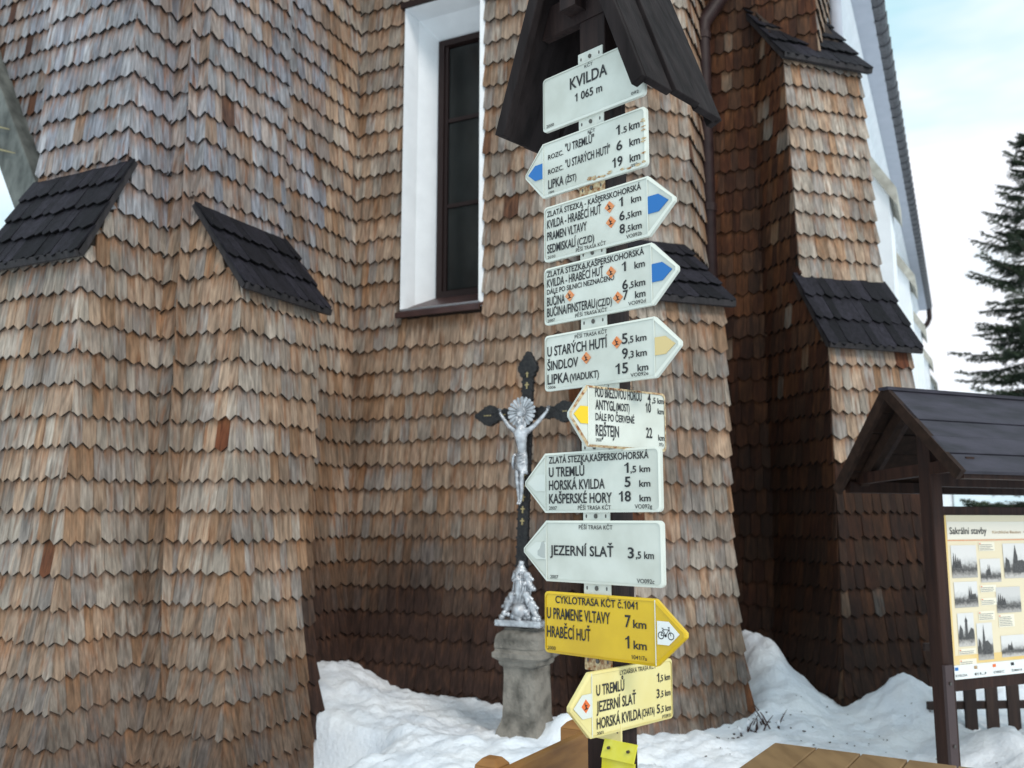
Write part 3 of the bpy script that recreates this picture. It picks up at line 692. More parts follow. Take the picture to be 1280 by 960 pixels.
def seam(b, W, s, z0, z1):
    mb = MB(); mb.prism([W(s - .0012, z0, .0024), W(s + .0012, z0, .0024), W(s + .0012, z1, .0024), W(s - .0012, z1, .0024)], W(0, 0, -.0015) - W(0, 0, 0)); mb.build('fold', M['signedge'], b)
def bracket(zc, m='zinc', sc_=0, fr=None):
    O, u, n = fr or (SP, SU, SN)
    W = lambda s, zz, o=0: Vector((O.x, O.y, 0)) + u * (s + sc_) + n * o + Zv * zz
    mb = MB(); mb.box(W(0, zc, -.012), u * .047, n * .003, Zv * .024); o = mb.build('bracket', M[m], sp, bevel=.004)
    for s in (-.034, 0, .034):
        k = MB(); r = .0055 if s == 0 else .0045
        k.prism([W(s + r * math.cos(a) * (.6 if s else 1), zc + .003 + r * 1.2 * math.sin(a), -.006 if s == 0 else -.0085) for a in [i * math.pi / 5 for i in range(10)]], n * -.004); k.build('bolt', M['bolt'], o)
F0 = (SP, SU, SN)
T6 = .055
SG = []
b, W = sign_board(F0, 2.769, 2.941, -.188, .192, None, M['sign'], 'topmost sign reading KVILDA 1 065 m')
put(b, W, -.188, .192, 2.769, 2.941, [('KČT', .44, .52, .12, .055), ('KVILDA', .29, .66, .40, .20), ('1 065 m', .34, .61, .66, .14), ('2000', .04, .12, .94, .055), ('092', .88, .95, .94, .05)])
b, W = sign_board(F0, 2.562, 2.734, -.186, .194, -.262, M['sign'], 'left pointing sign with a blue mark and rusty lower edge', rust=False)
put(b, W, -.186, .194, 2.562, 2.734, [('KČT', .46, .53, .12, .055), ('ROZC.', .05, .21, .33, .085), ('"U TREMLŮ"', .23, .52, .30, .14), ('ROZC.', .05, .21, .60, .085), ('"U STARÝCH HUTÍ"', .23, .67, .59, .14), ('LIPKA', .05, .21, .87, .16), ('(ŽST)', .23, .34, .86, .11),
    ('1', .73, .765, .33, .16), ('.5', .78, .83, .33, .10), ('km', .85, .945, .33, .13), ('6', .73, .785, .60, .16), ('km', .85, .945, .60, .13), ('19', .69, .785, .87, .16), ('km', .85, .945, .87, .13), ('1999', .05, .11, .965, .05), ('092a', .86, .94, .965, .055)])
mark(b, W, -.189, -.248, 2.624, 2.672, M['blue']); seam(b, W, -.187, 2.565, 2.731)
ru = MB(); rr = random.Random(3)
for i in range(26):
    s = rr.uniform(-.02, .19) if i < 18 else .186; z = 2.568 + abs(rr.gauss(0, .004)) if i < 18 else rr.uniform(2.57, 2.71)
    a0 = [W(s + rr.uniform(.003, .012) * math.cos(k * .785), z + rr.uniform(.001, .005) * math.sin(k * .785), .0027 + i * .00002) for k in range(8)]; ru.add(a0, [tuple(range(8))])
ru.build('rust_stain', M['rust'], b)
b, W = sign_board(F0, 2.360, 2.530, -.186, .192, .280, M['sign'], 'upper sign with a blue right pointing mark dated 2010')
put(b, W, -.186, .192, 2.360, 2.530, [('ZLATÁ STEZKA - KAŠPERSKOHORSKÁ', .035, .95, .19, .10), ('KVILDA - HRABĚCÍ HUŤ', .035, .58, .40, .15), ('1', .75, .785, .38, .15), ('km', .86, .95, .38, .11), ('PRAMEN VLTAVY', .035, .44, .62, .15), ('6', .75, .80, .62, .15), (',5', .81, .85, .62, .10), ('km', .86, .95, .62, .11),
    ('SEDMISKALÍ', .035, .33, .85, .15), ('(CZ/D)', .345, .51, .85, .12), ('8', .75, .80, .84, .15), (',5', .81, .85, .84, .10), ('km', .86, .95, .84, .11), ('2010', .04, .12, .95, .05), ('PĚŠÍ TRASA KČT', .33, .62, .96, .065), ('VO092b', .81, .95, .95, .06)])
diamond(b, W, .064, 2.473); diamond(b, W, .068, 2.428); mark(b, W, .196, .262, 2.421, 2.470, M['blue']); seam(b, W, .194, 2.363, 2.527)
b, W = sign_board(F0, 2.168, 2.340, -.186, .200, .284, M['sign'], 'lower sign with a blue right pointing mark listing BUČINA')
put(b, W, -.186, .200, 2.168, 2.340, [('ZLATÁ STEZKA,KAŠPERSKOHORSKÁ', .03, .945, .16, .10), ('KVILDA - HRABĚCÍ HUŤ', .03, .58, .34, .14), ('1', .75, .785, .36, .15), ('km', .86, .95, .36, .11), ('DÁLE PO SILNICI NEZNAČENO', .03, .68, .465, .085), ('BUČINA', .03, .21, .67, .15), ('6', .75, .80, .66, .15), (',5', .81, .85, .66, .10), ('km', .86, .95, .66, .11),
    ('BUČINA/FINSTERAU', .03, .50, .86, .15), ('(CZ/D)', .51, .655, .86, .12), ('7', .755, .80, .83, .15), ('km', .86, .95, .84, .11), ('2007', .035, .11, .955, .05), ('PĚŠÍ TRASA KČT', .31, .61, .965, .065), ('VO092d', .80, .95, .94, .06)])
diamond(b, W, .066, 2.283); diamond(b, W, -.086, 2.242); diamond(b, W, .088, 2.207); mark(b, W, .204, .268, 2.229, 2.279, M['blue']); seam(b, W, .202, 2.171, 2.337)
b, W = sign_board(F0, 1.971, 2.136, -.186, .204, .287, M['sign'], 'sign with a faded tan right pointing mark')
put(b, W, -.186, .204, 1.971, 2.136, [('PĚŠÍ TRASA KČT', .30, .60, .14, .065), ('U STARÝCH HUTÍ', .03, .60, .38, .17), ('5', .73, .78, .37, .17), (',5', .785, .83, .37, .11), ('km', .85, .94, .37, .11), ('ŠINDLOV', .03, .33, .63, .16), ('9', .73, .78, .62, .17), (',3', .785, .83, .62, .11), ('km', .85, .94, .62, .11),
    ('LIPKA', .03, .24, .88, .17), ('(VIADUKT)', .25, .52, .87, .12), ('15', .67, .78, .86, .17), ('km', .86, .95, .86, .11), ('2006', .035, .11, .965, .05), ('VO092e', .80, .95, .94, .06)])
diamond(b, W, .082, 2.082); diamond(b, W, -.027, 2.052); mark(b, W, .208, .272, 2.030, 2.078, M['tan']); seam(b, W, .206, 1.974, 2.133)
F6 = (Vector((.2080, 2.5048, 0)) * .962, az(60), az(150)); q0, q1 = .0, .262
b, W = sign_board(F6, 1.790, 1.953, q0, q1, -.058, M['sign'], 'left pointing sign with a bright yellow mark', rust=True, sh=-.02)
put(b, W, q0, q1, 1.797, 1.967, [('KČT', .50, .58, .09, .055), ('POD BŘEZOVOU HOROU', .09, .68, .25, .15), ('4', .76, .80, .26, .15), (',5 km', .82, .97, .26, .09), ('ANTYGL', .09, .34, .45, .15), ('(MOST)', .35, .52, .44, .12), ('10', .73, .80, .42, .15), ('km', .89, .97, .43, .09),
    ('DÁLE PO ČERVENÉ', .09, .58, .62, .11), ('REJŠTEJN', .09, .38, .86, .17), ('22', .73, .81, .83, .16), ('km', .89, .97, .86, .09), ('2000', .09, .16, .95, .05), ('092a', .90, .96, .95, .055)])
mark(b, W, -.001, -.046, 1.850, 1.896, M['ymark']); seam(b, W, .0, 1.793, 1.950)
b, W = sign_board(F0, 1.620, 1.790, -.183, .215, -.266, M['sign'], 'left pointing cream sign listing KAŠPERSKÉ HORY')
put(b, W, -.183, .215, 1.620, 1.790, [('ZLATÁ STEZKA,KAŠPERSKOHORSKÁ', .03, .91, .175, .11), ('U TREMLŮ', .03, .36, .40, .155), ('1', .71, .745, .385, .155), (',5 km', .76, .92, .385, .10), ('HORSKÁ KVILDA', .03, .54, .62, .155), ('5', .71, .76, .605, .155), ('km', .83, .92, .61, .10),
    ('KAŠPERSKÉ HORY', .03, .60, .845, .155), ('18', .66, .76, .83, .155), ('km', .83, .92, .835, .10), ('2007', .03, .105, .95, .055), ('PĚŠÍ TRASA KČT', .30, .59, .955, .065), ('VO092g', .79, .93, .945, .065)])
mark(b, W, -.186, -.252, 1.682, 1.730, M['pale']); seam(b, W, -.185, 1.623, 1.787)
b, W = sign_board(F0, 1.428, 1.598, -.180, .217, -.272, M['sign'], 'left pointing cream sign reading JEZERNÍ SLAŤ')
put(b, W, -.180, .217, 1.428, 1.598, [('PĚŠÍ TRASA KČT', .30, .595, .14, .065), ('JEZERNÍ SLAŤ', .03, .60, .565, .155), ('3', .72, .77, .575, .16), (',5 km', .785, .93, .575, .105), ('2007', .03, .105, .95, .055), ('VO092c', .79, .93, .945, .065)])
mark(b, W, -.183, -.256, 1.489, 1.537, M['pale']); seam(b, W, -.182, 1.431, 1.595)
m_ = MB(); m_.prism([W(s, z, .0036) for s, z in ((-.186, 1.492), (-.186, 1.530), (-.192, 1.540), (-.199, 1.536), (-.205, 1.520), (-.214, 1.512), (-.214, 1.500), (-.2, 1.494))], W(0, 0, -.001) - W(0, 0, 0)); m_.build('worn_patch', mat('grey worn print', (.45, .47, .44), .5), b)
b, W = sign_board(F0, 1.232, 1.400, -.191, .187, .280, M['yellow'], 'bright yellow cycle route sign pointing right')
put(b, W, -.191, .187, 1.232, 1.400, [('CYKLOTRASA KČT č.1041', .11, .86, .18, .115), ('U PRAMENE VLTAVY', .025, .62, .44, .175), ('7', .75, .80, .46, .18), ('km', .82, .93, .46, .12), ('HRABĚCÍ HUŤ', .025, .44, .74, .175), ('1', .75, .785, .775, .18), ('km', .82, .93, .775, .12), ('2000', .03, .11, .945, .055), ('1041/7a', .80, .93, .93, .06)])
mark(b, W, .195, .262, 1.288, 1.346, M['white']); seam(b, W, .189, 1.235, 1.397)
bk = MB()
def arc(cx, cz, r, a0=0, a1=2 * math.pi, n=14, t=.0011):
    for i in range(n):
        a, c = a0 + (a1 - a0) * i / n, a0 + (a1 - a0) * (i + 1) / n
        bk.add([W(cx + rr_ * math.cos(g_), cz + rr_ * math.sin(g_), .0032) for rr_, g_ in ((r - t, a), (r + t, a), (r + t, c), (r - t, c))], [(0, 1, 2, 3)])
def ln_(x0, y0, x1, y1, t=.0009):
    a, c = Vector((x0, y0)), Vector((x1, y1)); d = (c - a).normalized(); q = Vector((-d.y, d.x)) * t; bk.add([W(p.x, p.y, .0032) for p in (a - q, c - q, c + q, a + q)], [(0, 1, 2, 3)])
arc(.207, 1.311, .0085); arc(.237, 1.311, .0085); ln_(.207, 1.311, .213, 1.326); ln_(.213, 1.326, .231, 1.326); ln_(.213, 1.325, .221, 1.311); ln_(.221, 1.311, .231, 1.326); ln_(.207, 1.311, .221, 1.311); ln_(.231, 1.331, .237, 1.311); ln_(.228, 1.332, .234, 1.332); ln_(.209, 1.329, .215, 1.329); arc(.221, 1.311, .0018, t=.0018)
bk.build('bicycle_print', M['ink'], b)
F10 = (Vector((.2005, 2.4205, 0)), az(45), az(135)); q1 = .352
b, W = sign_board(F10, 1.055, 1.216, .0, q1, -.080, M['cream'], 'lowest pale yellow ski route sign pointing left')
put(b, W, 0, q1, 1.055, 1.216, [('LYŽAŘSKÁ TRASA KČT', .33, .78, .12, .07), ('U TREMLŮ', .055, .38, .37, .16), ('1', .79, .82, .35, .14), (',5 km', .83, .965, .35, .10), ('JEZERNÍ SLAŤ', .055, .52, .62, .16), ('3', .78, .82, .61, .14), (',5 km', .83, .965, .61, .10),
    ('HORSKÁ KVILDA', .055, .58, .875, .16), ('(CHATA)', .59, .75, .86, .12), ('5', .78, .82, .86, .14), (',5 km', .83, .965, .86, .10), ('2003', .055, .13, .97, .05), ('PT092f', .85, .96, .97, .06)])
mark(b, W, -.001, -.070, 1.107, 1.165, M['pale']); seam(b, W, .001, 1.058, 1.213); diamond(b, W, -.024, 1.137, .017, 'red')
for z in (2.955, 2.751, 2.548, 2.354, 2.153, 1.607, 1.413): bracket(z, sc_=-.008, m='rust' if abs(z - 2.548) < .001 else 'zinc')
bracket(1.974, sc_=0.03); bracket(1.797, sc_=-.01); bracket(1.222, 'rust', -.008)
bracket(1.050, 'cream', .02)
# yellow folded tag at the foot
yt = MB(); W = lambda s, z, o=0: SP + SU * s + SN * o + Zv * z
yo = MB(); yo.prism([W(.012, .90, .012), W(.118, .90, .012), W(.118, .985, .004), W(.012, .985, .004)], -SN * .003); yo.prism([W(.012, .986, .010), W(.118, .986, .010), W(.120, 1.030, -.006), W(.014, 1.030, -.006)], -SN * .003)
yo = yo.build('yellow_tag', M['ytag'], sp); yo['label'] = 'folded yellow sheet below the lowest sign'
wq = MB(); wq.prism([W(.050, .89, .0155), W(.083, .89, .0155), W(.083, .963, .0085), W(.050, .963, .0085)], -SN * .001); wq.build('white_patch', M['white'], yo)
for s in (.035, .098):
    k = MB(); k.tube([W(s, 1.012, .002), W(s, 1.012, .008)], .004, 8); k.build('nail', M['bolt'], yo)
# little steep roof of boards over the post
GU, GB = SU, az(44)                       # across the gable, backwards along the ridge
ga = SP + SN * .05                        # front gable plane
cs_ = (.3478 - ga.x) / SU.x; ls_ = (-.0324 - ga.x) / SU.x; mid = (cs_ + ls_) / 2; hw = (cs_ - ls_) / 2
def gp(s, bk_, z): return ga + GU * (mid + s) + GB * bk_ + Zv * z
ZE, ZA, DEP = 2.782, 3.50, .385
for side in (-1, 1):
    sl = Vector((side * hw, ZE - ZA)).normalized(); nrm = Vector((-sl.y * side, sl.x * side))       # outward in (s,z)
    if nrm.x * side < 0: nrm = -nrm
    nb = 3; x = 0
    for k in range(nb):
        d0, d1 = k * DEP / nb + .002, (k + 1) * DEP / nb - .002; up = .010 if k == 1 else 0
        a = gp(side * hw, d0, ZE); b_ = gp(side * hw, d1, ZE); c_ = gp(0, d1, ZA); d_ = gp(0, d0, ZA)
        off = GU * (nrm.x * (.022 + up)) + Zv * (nrm.y * (.022 + up)); poly = [p + off for p in (a, b_, c_, d_)]
        if side < 0: poly = poly[::-1]
        m = MB(); m.prism(poly, -(GU * nrm.x + Zv * nrm.y) * .022); m.build('roof_board', M['roofb'], sp, bevel=.003)
    # barge board along the front edge and inner rafter
    for bk0, wd in ((-.012, .028), (DEP - .02, .026)):
        m = MB(); a, c_ = gp(side * hw, bk0, ZE), gp(0, bk0, ZA); inn = GU * (-nrm.x * .022) + Zv * (-nrm.y * .022); outv = GU * (nrm.x * .020) + Zv * (nrm.y * .020)
        poly = [a + outv, c_ + outv, c_ + inn, a + inn]
        m.prism(poly if side < 0 else poly[::-1], GB * wd); m.build('barge_board', M['roofb'], sp, bevel=.003)
m = MB(); m.prism([gp(-hw * .55, .06, ZA - .42), gp(hw * .55, .06, ZA - .42), gp(hw * .42, .06, ZA - .32), gp(-hw * .42, .06, ZA - .32)], GB * .03); m.build('cross_beam', M['dark'], sp)
m = MB(); m.prism([gp(-hw * .62, DEP - .03, ZA - .50), gp(hw * .62, DEP - .03, ZA - .50), gp(0, DEP - .03, ZA - .03)], GB * .015); m.build('gable_board', M['dark'], sp)
m = MB(); m.box(gp(0, DEP / 2, ZA - .36), GU * .03, GB * (DEP / 2 - .01), Zv * .03); m.build('cross_beam', M['dark'], sp)

# ------------------------------------------------------------ wayside cross on its stone pedestal
CX = Vector((.085, 5.52, 0)); CU = az(118); CN = -az(28)          # along the arms, towards the viewer
wc = thing('wayside_cross', 'black iron crucifix with silver figures on a lichened stone pedestal', 'crucifix', (CX.x, CX.y, .35))
def cp_(s, z, o=0): return CX + CU * s + CN * o + Zv * z
def sq(hw_, z, o_=0): return [CX + CU * (a * hw_) + CN * (b * hw_) + Zv * z for a, b in ((-1, 1), (1, 1), (1, -1), (-1, -1))]
pd = MB(); prof = [(.190, .22), (.185, .36), (.165, .42), (.146, .46), (.138, .49), (.130, .72), (.130, .765), (.150, .775), (.158, .79), (.158, .80), (.178, .812), (.192, .820), (.192, .846), (.180, .852), (.176, .866), (.182, .872), (.180, .925), (.165, .95), (.12, .975), (.12, .985)]
bmz = bmesh.new(); rings = []
for hw_, z in prof:
    hw_ *= .86; ring_ = []
    P = sq(hw_ * .93, z); n_e = 6
    for i in range(4):
        for k in range(n_e):
            q = P[i].lerp(P[(i + 1) % 4], k / n_e); c_ = CX + Zv * z; q = c_ + (q - c_) * (1 + (.0 if k else -.04)); q += Vector((noise.noise(q * 13), noise.noise(q * 13 + Vector((5, 0, 0))), noise.noise(q * 11 + Vector((0, 7, 0))) * .6)) * (.006 if z < .87 else .009)
            ring_.append(bmz.verts.new(q))
    rings.append(ring_)
for a, b in zip(rings, rings[1:]):
    for i in range(len(a)): bmz.faces.new((a[i], a[(i + 1) % len(a)], b[(i + 1) % len(a)], b[i]))
bmz.faces.new(rings[-1]); bmesh.ops.recalc_face_normals(bmz, faces=bmz.faces)
me = bpy.data.meshes.new('pedestal'); bmz.to_mesh(me); bmz.free(); me.materials.append(M['stone']); po = bpy.data.objects.new('pedestal', me); C.objects.link(po); par(po, wc)
sbv = po.modifiers.new('s', 'SUBSURF'); sbv.subdivision_type = 'SIMPLE'; sbv.levels = 2; sbv.render_levels = 2
tx = bpy.data.textures.new('rough', 'CLOUDS'); tx.noise_scale = .05; dm = po.modifiers.new('d', 'DISPLACE'); dm.texture = tx; dm.strength = .005; dm.mid_level = .5
# the iron cross, one outline
def lobe(cx, cz, r, a0, a1, n=7): return [(cx + r * math.cos(a0 + (a1 - a0) * i / n), cz + r * math.sin(a0 + (a1 - a0) * i / n)) for i in range(n + 1)]
cm = MB(); hwv = .034; ZB, ZX, ZTp = .97, 2.235, 2.60; lean = .045
def cw(s, z, o=0): return cp_(s + (z - ZX) * lean * .9, z, o)
def flat(P, o, th, mi=0): cm.prism([cw(s, z, o) for s, z in P], -CN * th, mi)
flat([(-hwv, ZB), (hwv, ZB), (hwv, ZTp - .12), (-hwv, ZTp - .12)], .0, .03)
flat([(-.24, ZX - hwv), (.24, ZX - hwv), (.24, ZX + hwv), (-.24, ZX + hwv)], .003, .036)
pi = math.pi
for (cx, cz, a) in ((.0, ZTp - .09, pi / 2), (-.25, ZX, pi), (.25, ZX, 0)):
    ax, az_ = math.cos(a), math.sin(a); px_, pz_ = -az_, ax
    for dx, dp_, r in ((.0, .030, .036), (.0, -.030, .036), (.055, 0, .036), (.028, .0, .048), (.088, 0, .018), (-.035, .03, .02), (-.035, -.03, .02), (.03, .042, .016), (.03, -.042, .016)):
        flat(lobe(cx + ax * dx + px_ * dp_, cz + az_ * dx + pz_ * dp_, r, 0, 2 * pi, 12)[:-1], .005 + r * .08, .040 - r * .1)
rb = random.Random(2); z = ZB + .03
while z < ZTp - .14:           # knobbly cast edges
    for sd_ in (-1, 1): flat(lobe(sd_ * hwv, z, .009, 0, 2 * pi, 6)[:-1], .0015, .026)
    z += .055
s = -.20
while s < .21:
    for sd_ in (-1, 1): flat(lobe(s, ZX + sd_ * hwv, .009, 0, 2 * pi, 6)[:-1], .0045, .026)
    s += .05
cm.build('cross', M['iron'], wc, bevel=.002)
for z in (2.545, 2.475, 2.405, 1.86, 1.795, 1.73, 1.66, 1.59):
    m = MB(); 
    for P in ([(-.004, z - .02), (.004, z - .02), (.004, z + .02), (-.004, z + .02)], [(-.014, z + .001), (-.004, z + .001), (-.004, z + .008), (-.014, z + .008)], [(.004, z + .001), (.014, z + .001), (.014, z + .008), (.004, z + .008)]): m.prism([cw(a, b_, .0042) for a, b_ in P], -CN * .003)
    m.build('ornament', M['gold'], wc)
for s in (-.275, -.25, -.15, .14, .26):
    m = MB(); m.prism([cw(s + .014 * math.cos(a), ZX + .004 * math.sin(a * 2), .0105) for a in [i * pi / 5 for i in range(10)]], -CN * .002); m.build('ornament', M['gold'], wc)

def skin(name, verts, edges, radii, m, parent, sub=2, root=0):
    me = bpy.data.meshes.new(name); me.from_pydata([tuple(v) for v in verts], edges, []); o = bpy.data.objects.new(name, me); C.objects.link(o)
    sk = o.modifiers.new('skin', 'SKIN'); sk.use_smooth_shade = True
    for i, r in enumerate(radii):
        rr_ = r if isinstance(r, tuple) else (r, r); me.skin_vertices[0].data[i].radius = rr_
    me.skin_vertices[0].data[root].use_root = True
    ss = o.modifiers.new('sub', 'SUBSURF'); ss.levels = sub; ss.render_levels = sub
    me.materials.append(m); par(o, parent); return o
# corpus: metres, about .52 high (feet 1.79, hands at the cross bar)
def c3(s, z, o): return cw(s, z, .035 + o)
hd = (.0, 2.185)
V = [c3(.004, 1.965, .004), c3(.004, 2.01, .008), c3(.002, 2.055, .020), c3(.0, 2.10, .026), c3(-.002, 2.135, .020), c3(-.003, 2.158, .022), c3(-.006, 2.180, .030), c3(-.008, 2.205, .032),
     c3(-.040, 2.122, .016), c3(-.088, 2.158, .012), c3(-.132, 2.208, .008), c3(-.152, 2.234, .006), c3(-.158, 2.250, .010),
     c3(.038, 2.122, .016), c3(.086, 2.156, .012), c3(.136, 2.208, .008), c3(.160, 2.236, .006), c3(.167, 2.254, .010),
     c3(-.016, 1.94, .006), c3(-.016, 1.865, .030), c3(-.010, 1.78, .014), c3(-.006, 1.715, .008), c3(-.006, 1.690, .028),
     c3(.022, 1.94, .006), c3(.020, 1.865, .034), c3(.014, 1.78, .018), c3(.010, 1.715, .012), c3(.008, 1.688, .032)]
E = [(0, 1), (1, 2), (2, 3), (3, 4), (4, 5), (5, 6), (6, 7), (4, 8), (8, 9), (9, 10), (10, 11), (11, 12), (4, 13), (13, 14), (14, 15), (15, 16), (16, 17), (0, 18), (18, 19), (19, 20), (20, 21), (21, 22), (0, 23), (23, 24), (24, 25), (25, 26), (26, 27)]
Rr = [(.036, .027), (.029, .022), (.036, .026), (.044, .030), (.034, .024), .014, .022, .019, .019, .0155, .0125, .009, .0105, .019, .0155, .0125, .009, .0105, .020, .0155, .014, .008, .007, .020, .0155, .014, .008, .007]
fig = skin('christ_figure', V, E, Rr, M['silver'], wc)
fig['label'] = 'silver painted figure of Christ with arms spread'
for sx_, hs in ((-.158, -1), (.167, 1)):     # fingers curled over the nail
    for j in range(5):
        a = R(60 + (j - 2) * 24 * hs); L = (.013, .016, .017, .015, .011)[j]
        base = c3(sx_, 2.252, .012); t_ = base + CU * (math.cos(a) * L) + Zv * (math.sin(a) * L); t2 = t_ + CN * .006 - Zv * .002
        m = MB(); m.tube([base, t_, t2], [.0035, .003, .002], 6); m.build('finger', M['silver'], fig, smooth=True)
# face: brow, nose, beard, hair
m = MB()
fc = c3(-.007, 2.192, .048)
m.tube([fc + Zv * .008, fc - Zv * .004 + CN * .005], [.002, .004], 6); m.build('nose', M['silver'], fig, smooth=True)
m = MB(); m.tube([fc - Zv * .012 - CN * .004, fc - Zv * .024 - CN * .002, fc - Zv * .034 - CN * .004], [.011, .009, .002], 8); m.build('beard', M['silver'], fig, smooth=True)
for sgn in (-1, 1):
    m = MB(); m.tube([fc + CU * (sgn * .013) + Zv * .018 - CN * .010, fc + CU * (sgn * .019) - Zv * .002 - CN * .010, fc + CU * (sgn * .020) - Zv * .026 - CN * .012], [.008, .008, .004], 8); m.build('hair', M['silver'], fig, smooth=True)
# loincloth: folded band with a hanging end at the left hip
m = MB(); nseg = 20; rows_ = 7
for r_i in range(rows_ + 1):
    z = lerp(1.995, 1.885, r_i / rows_)
    for k in range(nseg):
        a = 2 * pi * k / nseg; rad = lerp(.034, .044, r_i / rows_) + .003 * math.sin(a * 5 + r_i * 1.1); q = c3(.004 + rad * math.cos(a), z - .018 * math.cos(a * 1.0) * (r_i / rows_), .010 + rad * .78 * math.sin(a)); m.v.append(tuple(q))
for r_i in range(rows_):
    for k in range(nseg): m.f.append((r_i * nseg + k, r_i * nseg + (k + 1) % nseg, (r_i + 1) * nseg + (k + 1) % nseg, (r_i + 1) * nseg + k)); m.mi.append(0)
lo = m.build('loincloth', M['silver'], fig, smooth=True); sm = lo.modifiers.new('s', 'SOLIDIFY'); sm.thickness = .004
m = MB(); m.tube([c3(-.034, 1.99, .02), c3(-.048, 1.97, .018), c3(-.052, 1.93, .016), c3(-.047, 1.895, .016)], [.008, .011, .010, .004], 8); m.build('cloth_end', M['silver'], fig, smooth=True)
for k in range(4):
    m = MB(); z = 1.985 - k * .018; m.tube([c3(-.030, z + .006, .038), c3(.002, z - .006, .050), c3(.036, z + .004, .036)], .0038, 6); m.build('cloth_fold', M['silver'], fig, smooth=True)
# rayed halo of petals behind / above the head
hc = (-.004, 2.238); 
ho = MB(); ho.prism([cw(hc[0] + .030 * math.cos(a), hc[1] + .030 * math.sin(a), .062) for a in [i * pi / 12 for i in range(24)]], -CN * .012); ho = ho.build('halo', M['silver'], wc, bevel=.003)
for k in range(20):
    a = 2 * pi * k / 20; ca, sa = math.cos(a), math.sin(a); P = []
    for r_, w__ in ((.022, .002), (.056, .0070), (.076, .0110), (.088, .0100), (.094, .0050)): P.append((r_, w__))
    out = [(r_, -w__) for r_, w__ in P] + [(r_, w__) for r_, w__ in P[::-1]]
    m = MB(); m.prism([cw(hc[0] + r_ * ca - t_ * sa, hc[1] + r_ * sa + t_ * ca, .056) for r_, t_ in out], -CN * .006); pt = m.build('petal', M['silver'], ho, bevel=.002)
for r_ in (.024, .012):
    m = MB(); m.tube([cw(hc[0] + r_ * math.cos(a), hc[1] + r_ * math.sin(a), .064) for a in [i * pi / 10 for i in range(21)]], .003, 6); m.build('ring', M['silver'], ho, smooth=True)
# silver group of the Virgin standing over the globe with putti
def g3(s, z, o): return cp_(s, z, .05 + o)
mg = MB(); mg.prism([g3(-.15, .992, .075), g3(.15, .992, .075), g3(.15, 1.03, .075), g3(-.15, 1.03, .075)], -CN * .13); mg = mg.build('madonna_group', M['silver'], wc, bevel=.008); mg['label'] = 'silver cast group of the Virgin above a globe and cherubs'
skin('virgin', [g3(.0, 1.06, 0), g3(.008, 1.13, .01), g3(.0, 1.20, .012), g3(-.006, 1.27, .012), g3(-.004, 1.315, .012), g3(-.002, 1.34, .014), g3(.002, 1.368, .016),
     g3(-.036, 1.295, .022), g3(-.042, 1.25, .040), g3(-.012, 1.262, .056), g3(.034, 1.292, .022), g3(.046, 1.248, .036), g3(.030, 1.225, .055)],
     [(0, 1), (1, 2), (2, 3), (3, 4), (4, 5), (5, 6), (4, 7), (7, 8), (8, 9), (4, 10), (10, 11), (11, 12)], [(.062, .045), (.056, .042), (.050, .036), (.042, .032), (.030, .024), .014, .024, .018, .015, .010, .018, .015, .010], M['silver'], mg)
for (sx_, zz_, fl) in ((-.088, 1.055, -1), (.092, 1.055, 1), (.062, 1.215, 1), (.058, 1.105, 1), (-.062, 1.10, -1)):
    skin('cherub', [g3(sx_, zz_, .03), g3(sx_ - fl * .006, zz_ + .04, .034), g3(sx_ - fl * .012, zz_ + .068, .038), g3(sx_ - fl * .012, zz_ + .092, .042), g3(sx_ - fl * .04, zz_ + .055, .05), g3(sx_ + fl * .032, zz_ + .04, .04), g3(sx_ + fl * .045, zz_ - .012, .04)],
         [(0, 1), (1, 2), (2, 3), (2, 4), (2, 5), (0, 6)], [.022, .021, .014, .020, .008, .009, .011], M['silver'], mg)
m = MB(); bme = bmesh.new(); bmesh.ops.create_uvsphere(bme, u_segments=20, v_segments=12, radius=.046)
me = bpy.data.meshes.new('globe'); bme.to_mesh(me); bme.free(); me.materials.append(M['silver']); go = bpy.data.objects.new('globe', me); C.objects.link(go); go.location = g3(.005, 1.085, .05); par(go, mg)
me.polygons.foreach_set('use_smooth', [True] * len(me.polygons))
for k in range(9):     # drapery folds and clouds
    a = (k - 4) / 4; m = MB(); m.tube([g3(a * .035, 1.33 - abs(a) * .05, .03), g3(a * .055 + .012, 1.22, .045 - abs(a) * .02), g3(a * .062 - .006, 1.12, .048 - abs(a) * .02)], [.005, .0075, .006], 6); m.build('drapery_fold', M['silver'], mg, smooth=True)
rc_ = random.Random(8)
for k in range(22):
    bme = bmesh.new(); bmesh.ops.create_icosphere(bme, subdivisions=2, radius=rc_.uniform(.014, .027)); me = bpy.data.meshes.new('cloud'); bme.to_mesh(me); bme.free(); me.materials.append(M['silver']); me.polygons.foreach_set('use_smooth', [True] * len(me.polygons))
    s_ = rc_.uniform(-.135, .135); o = bpy.data.objects.new('cloud_scroll', me); C.objects.link(o); o.location = g3(s_, 1.035 + rc_.random() * max(.01, .09 - abs(s_) * .5), rc_.uniform(.01, .06)); par(o, mg)

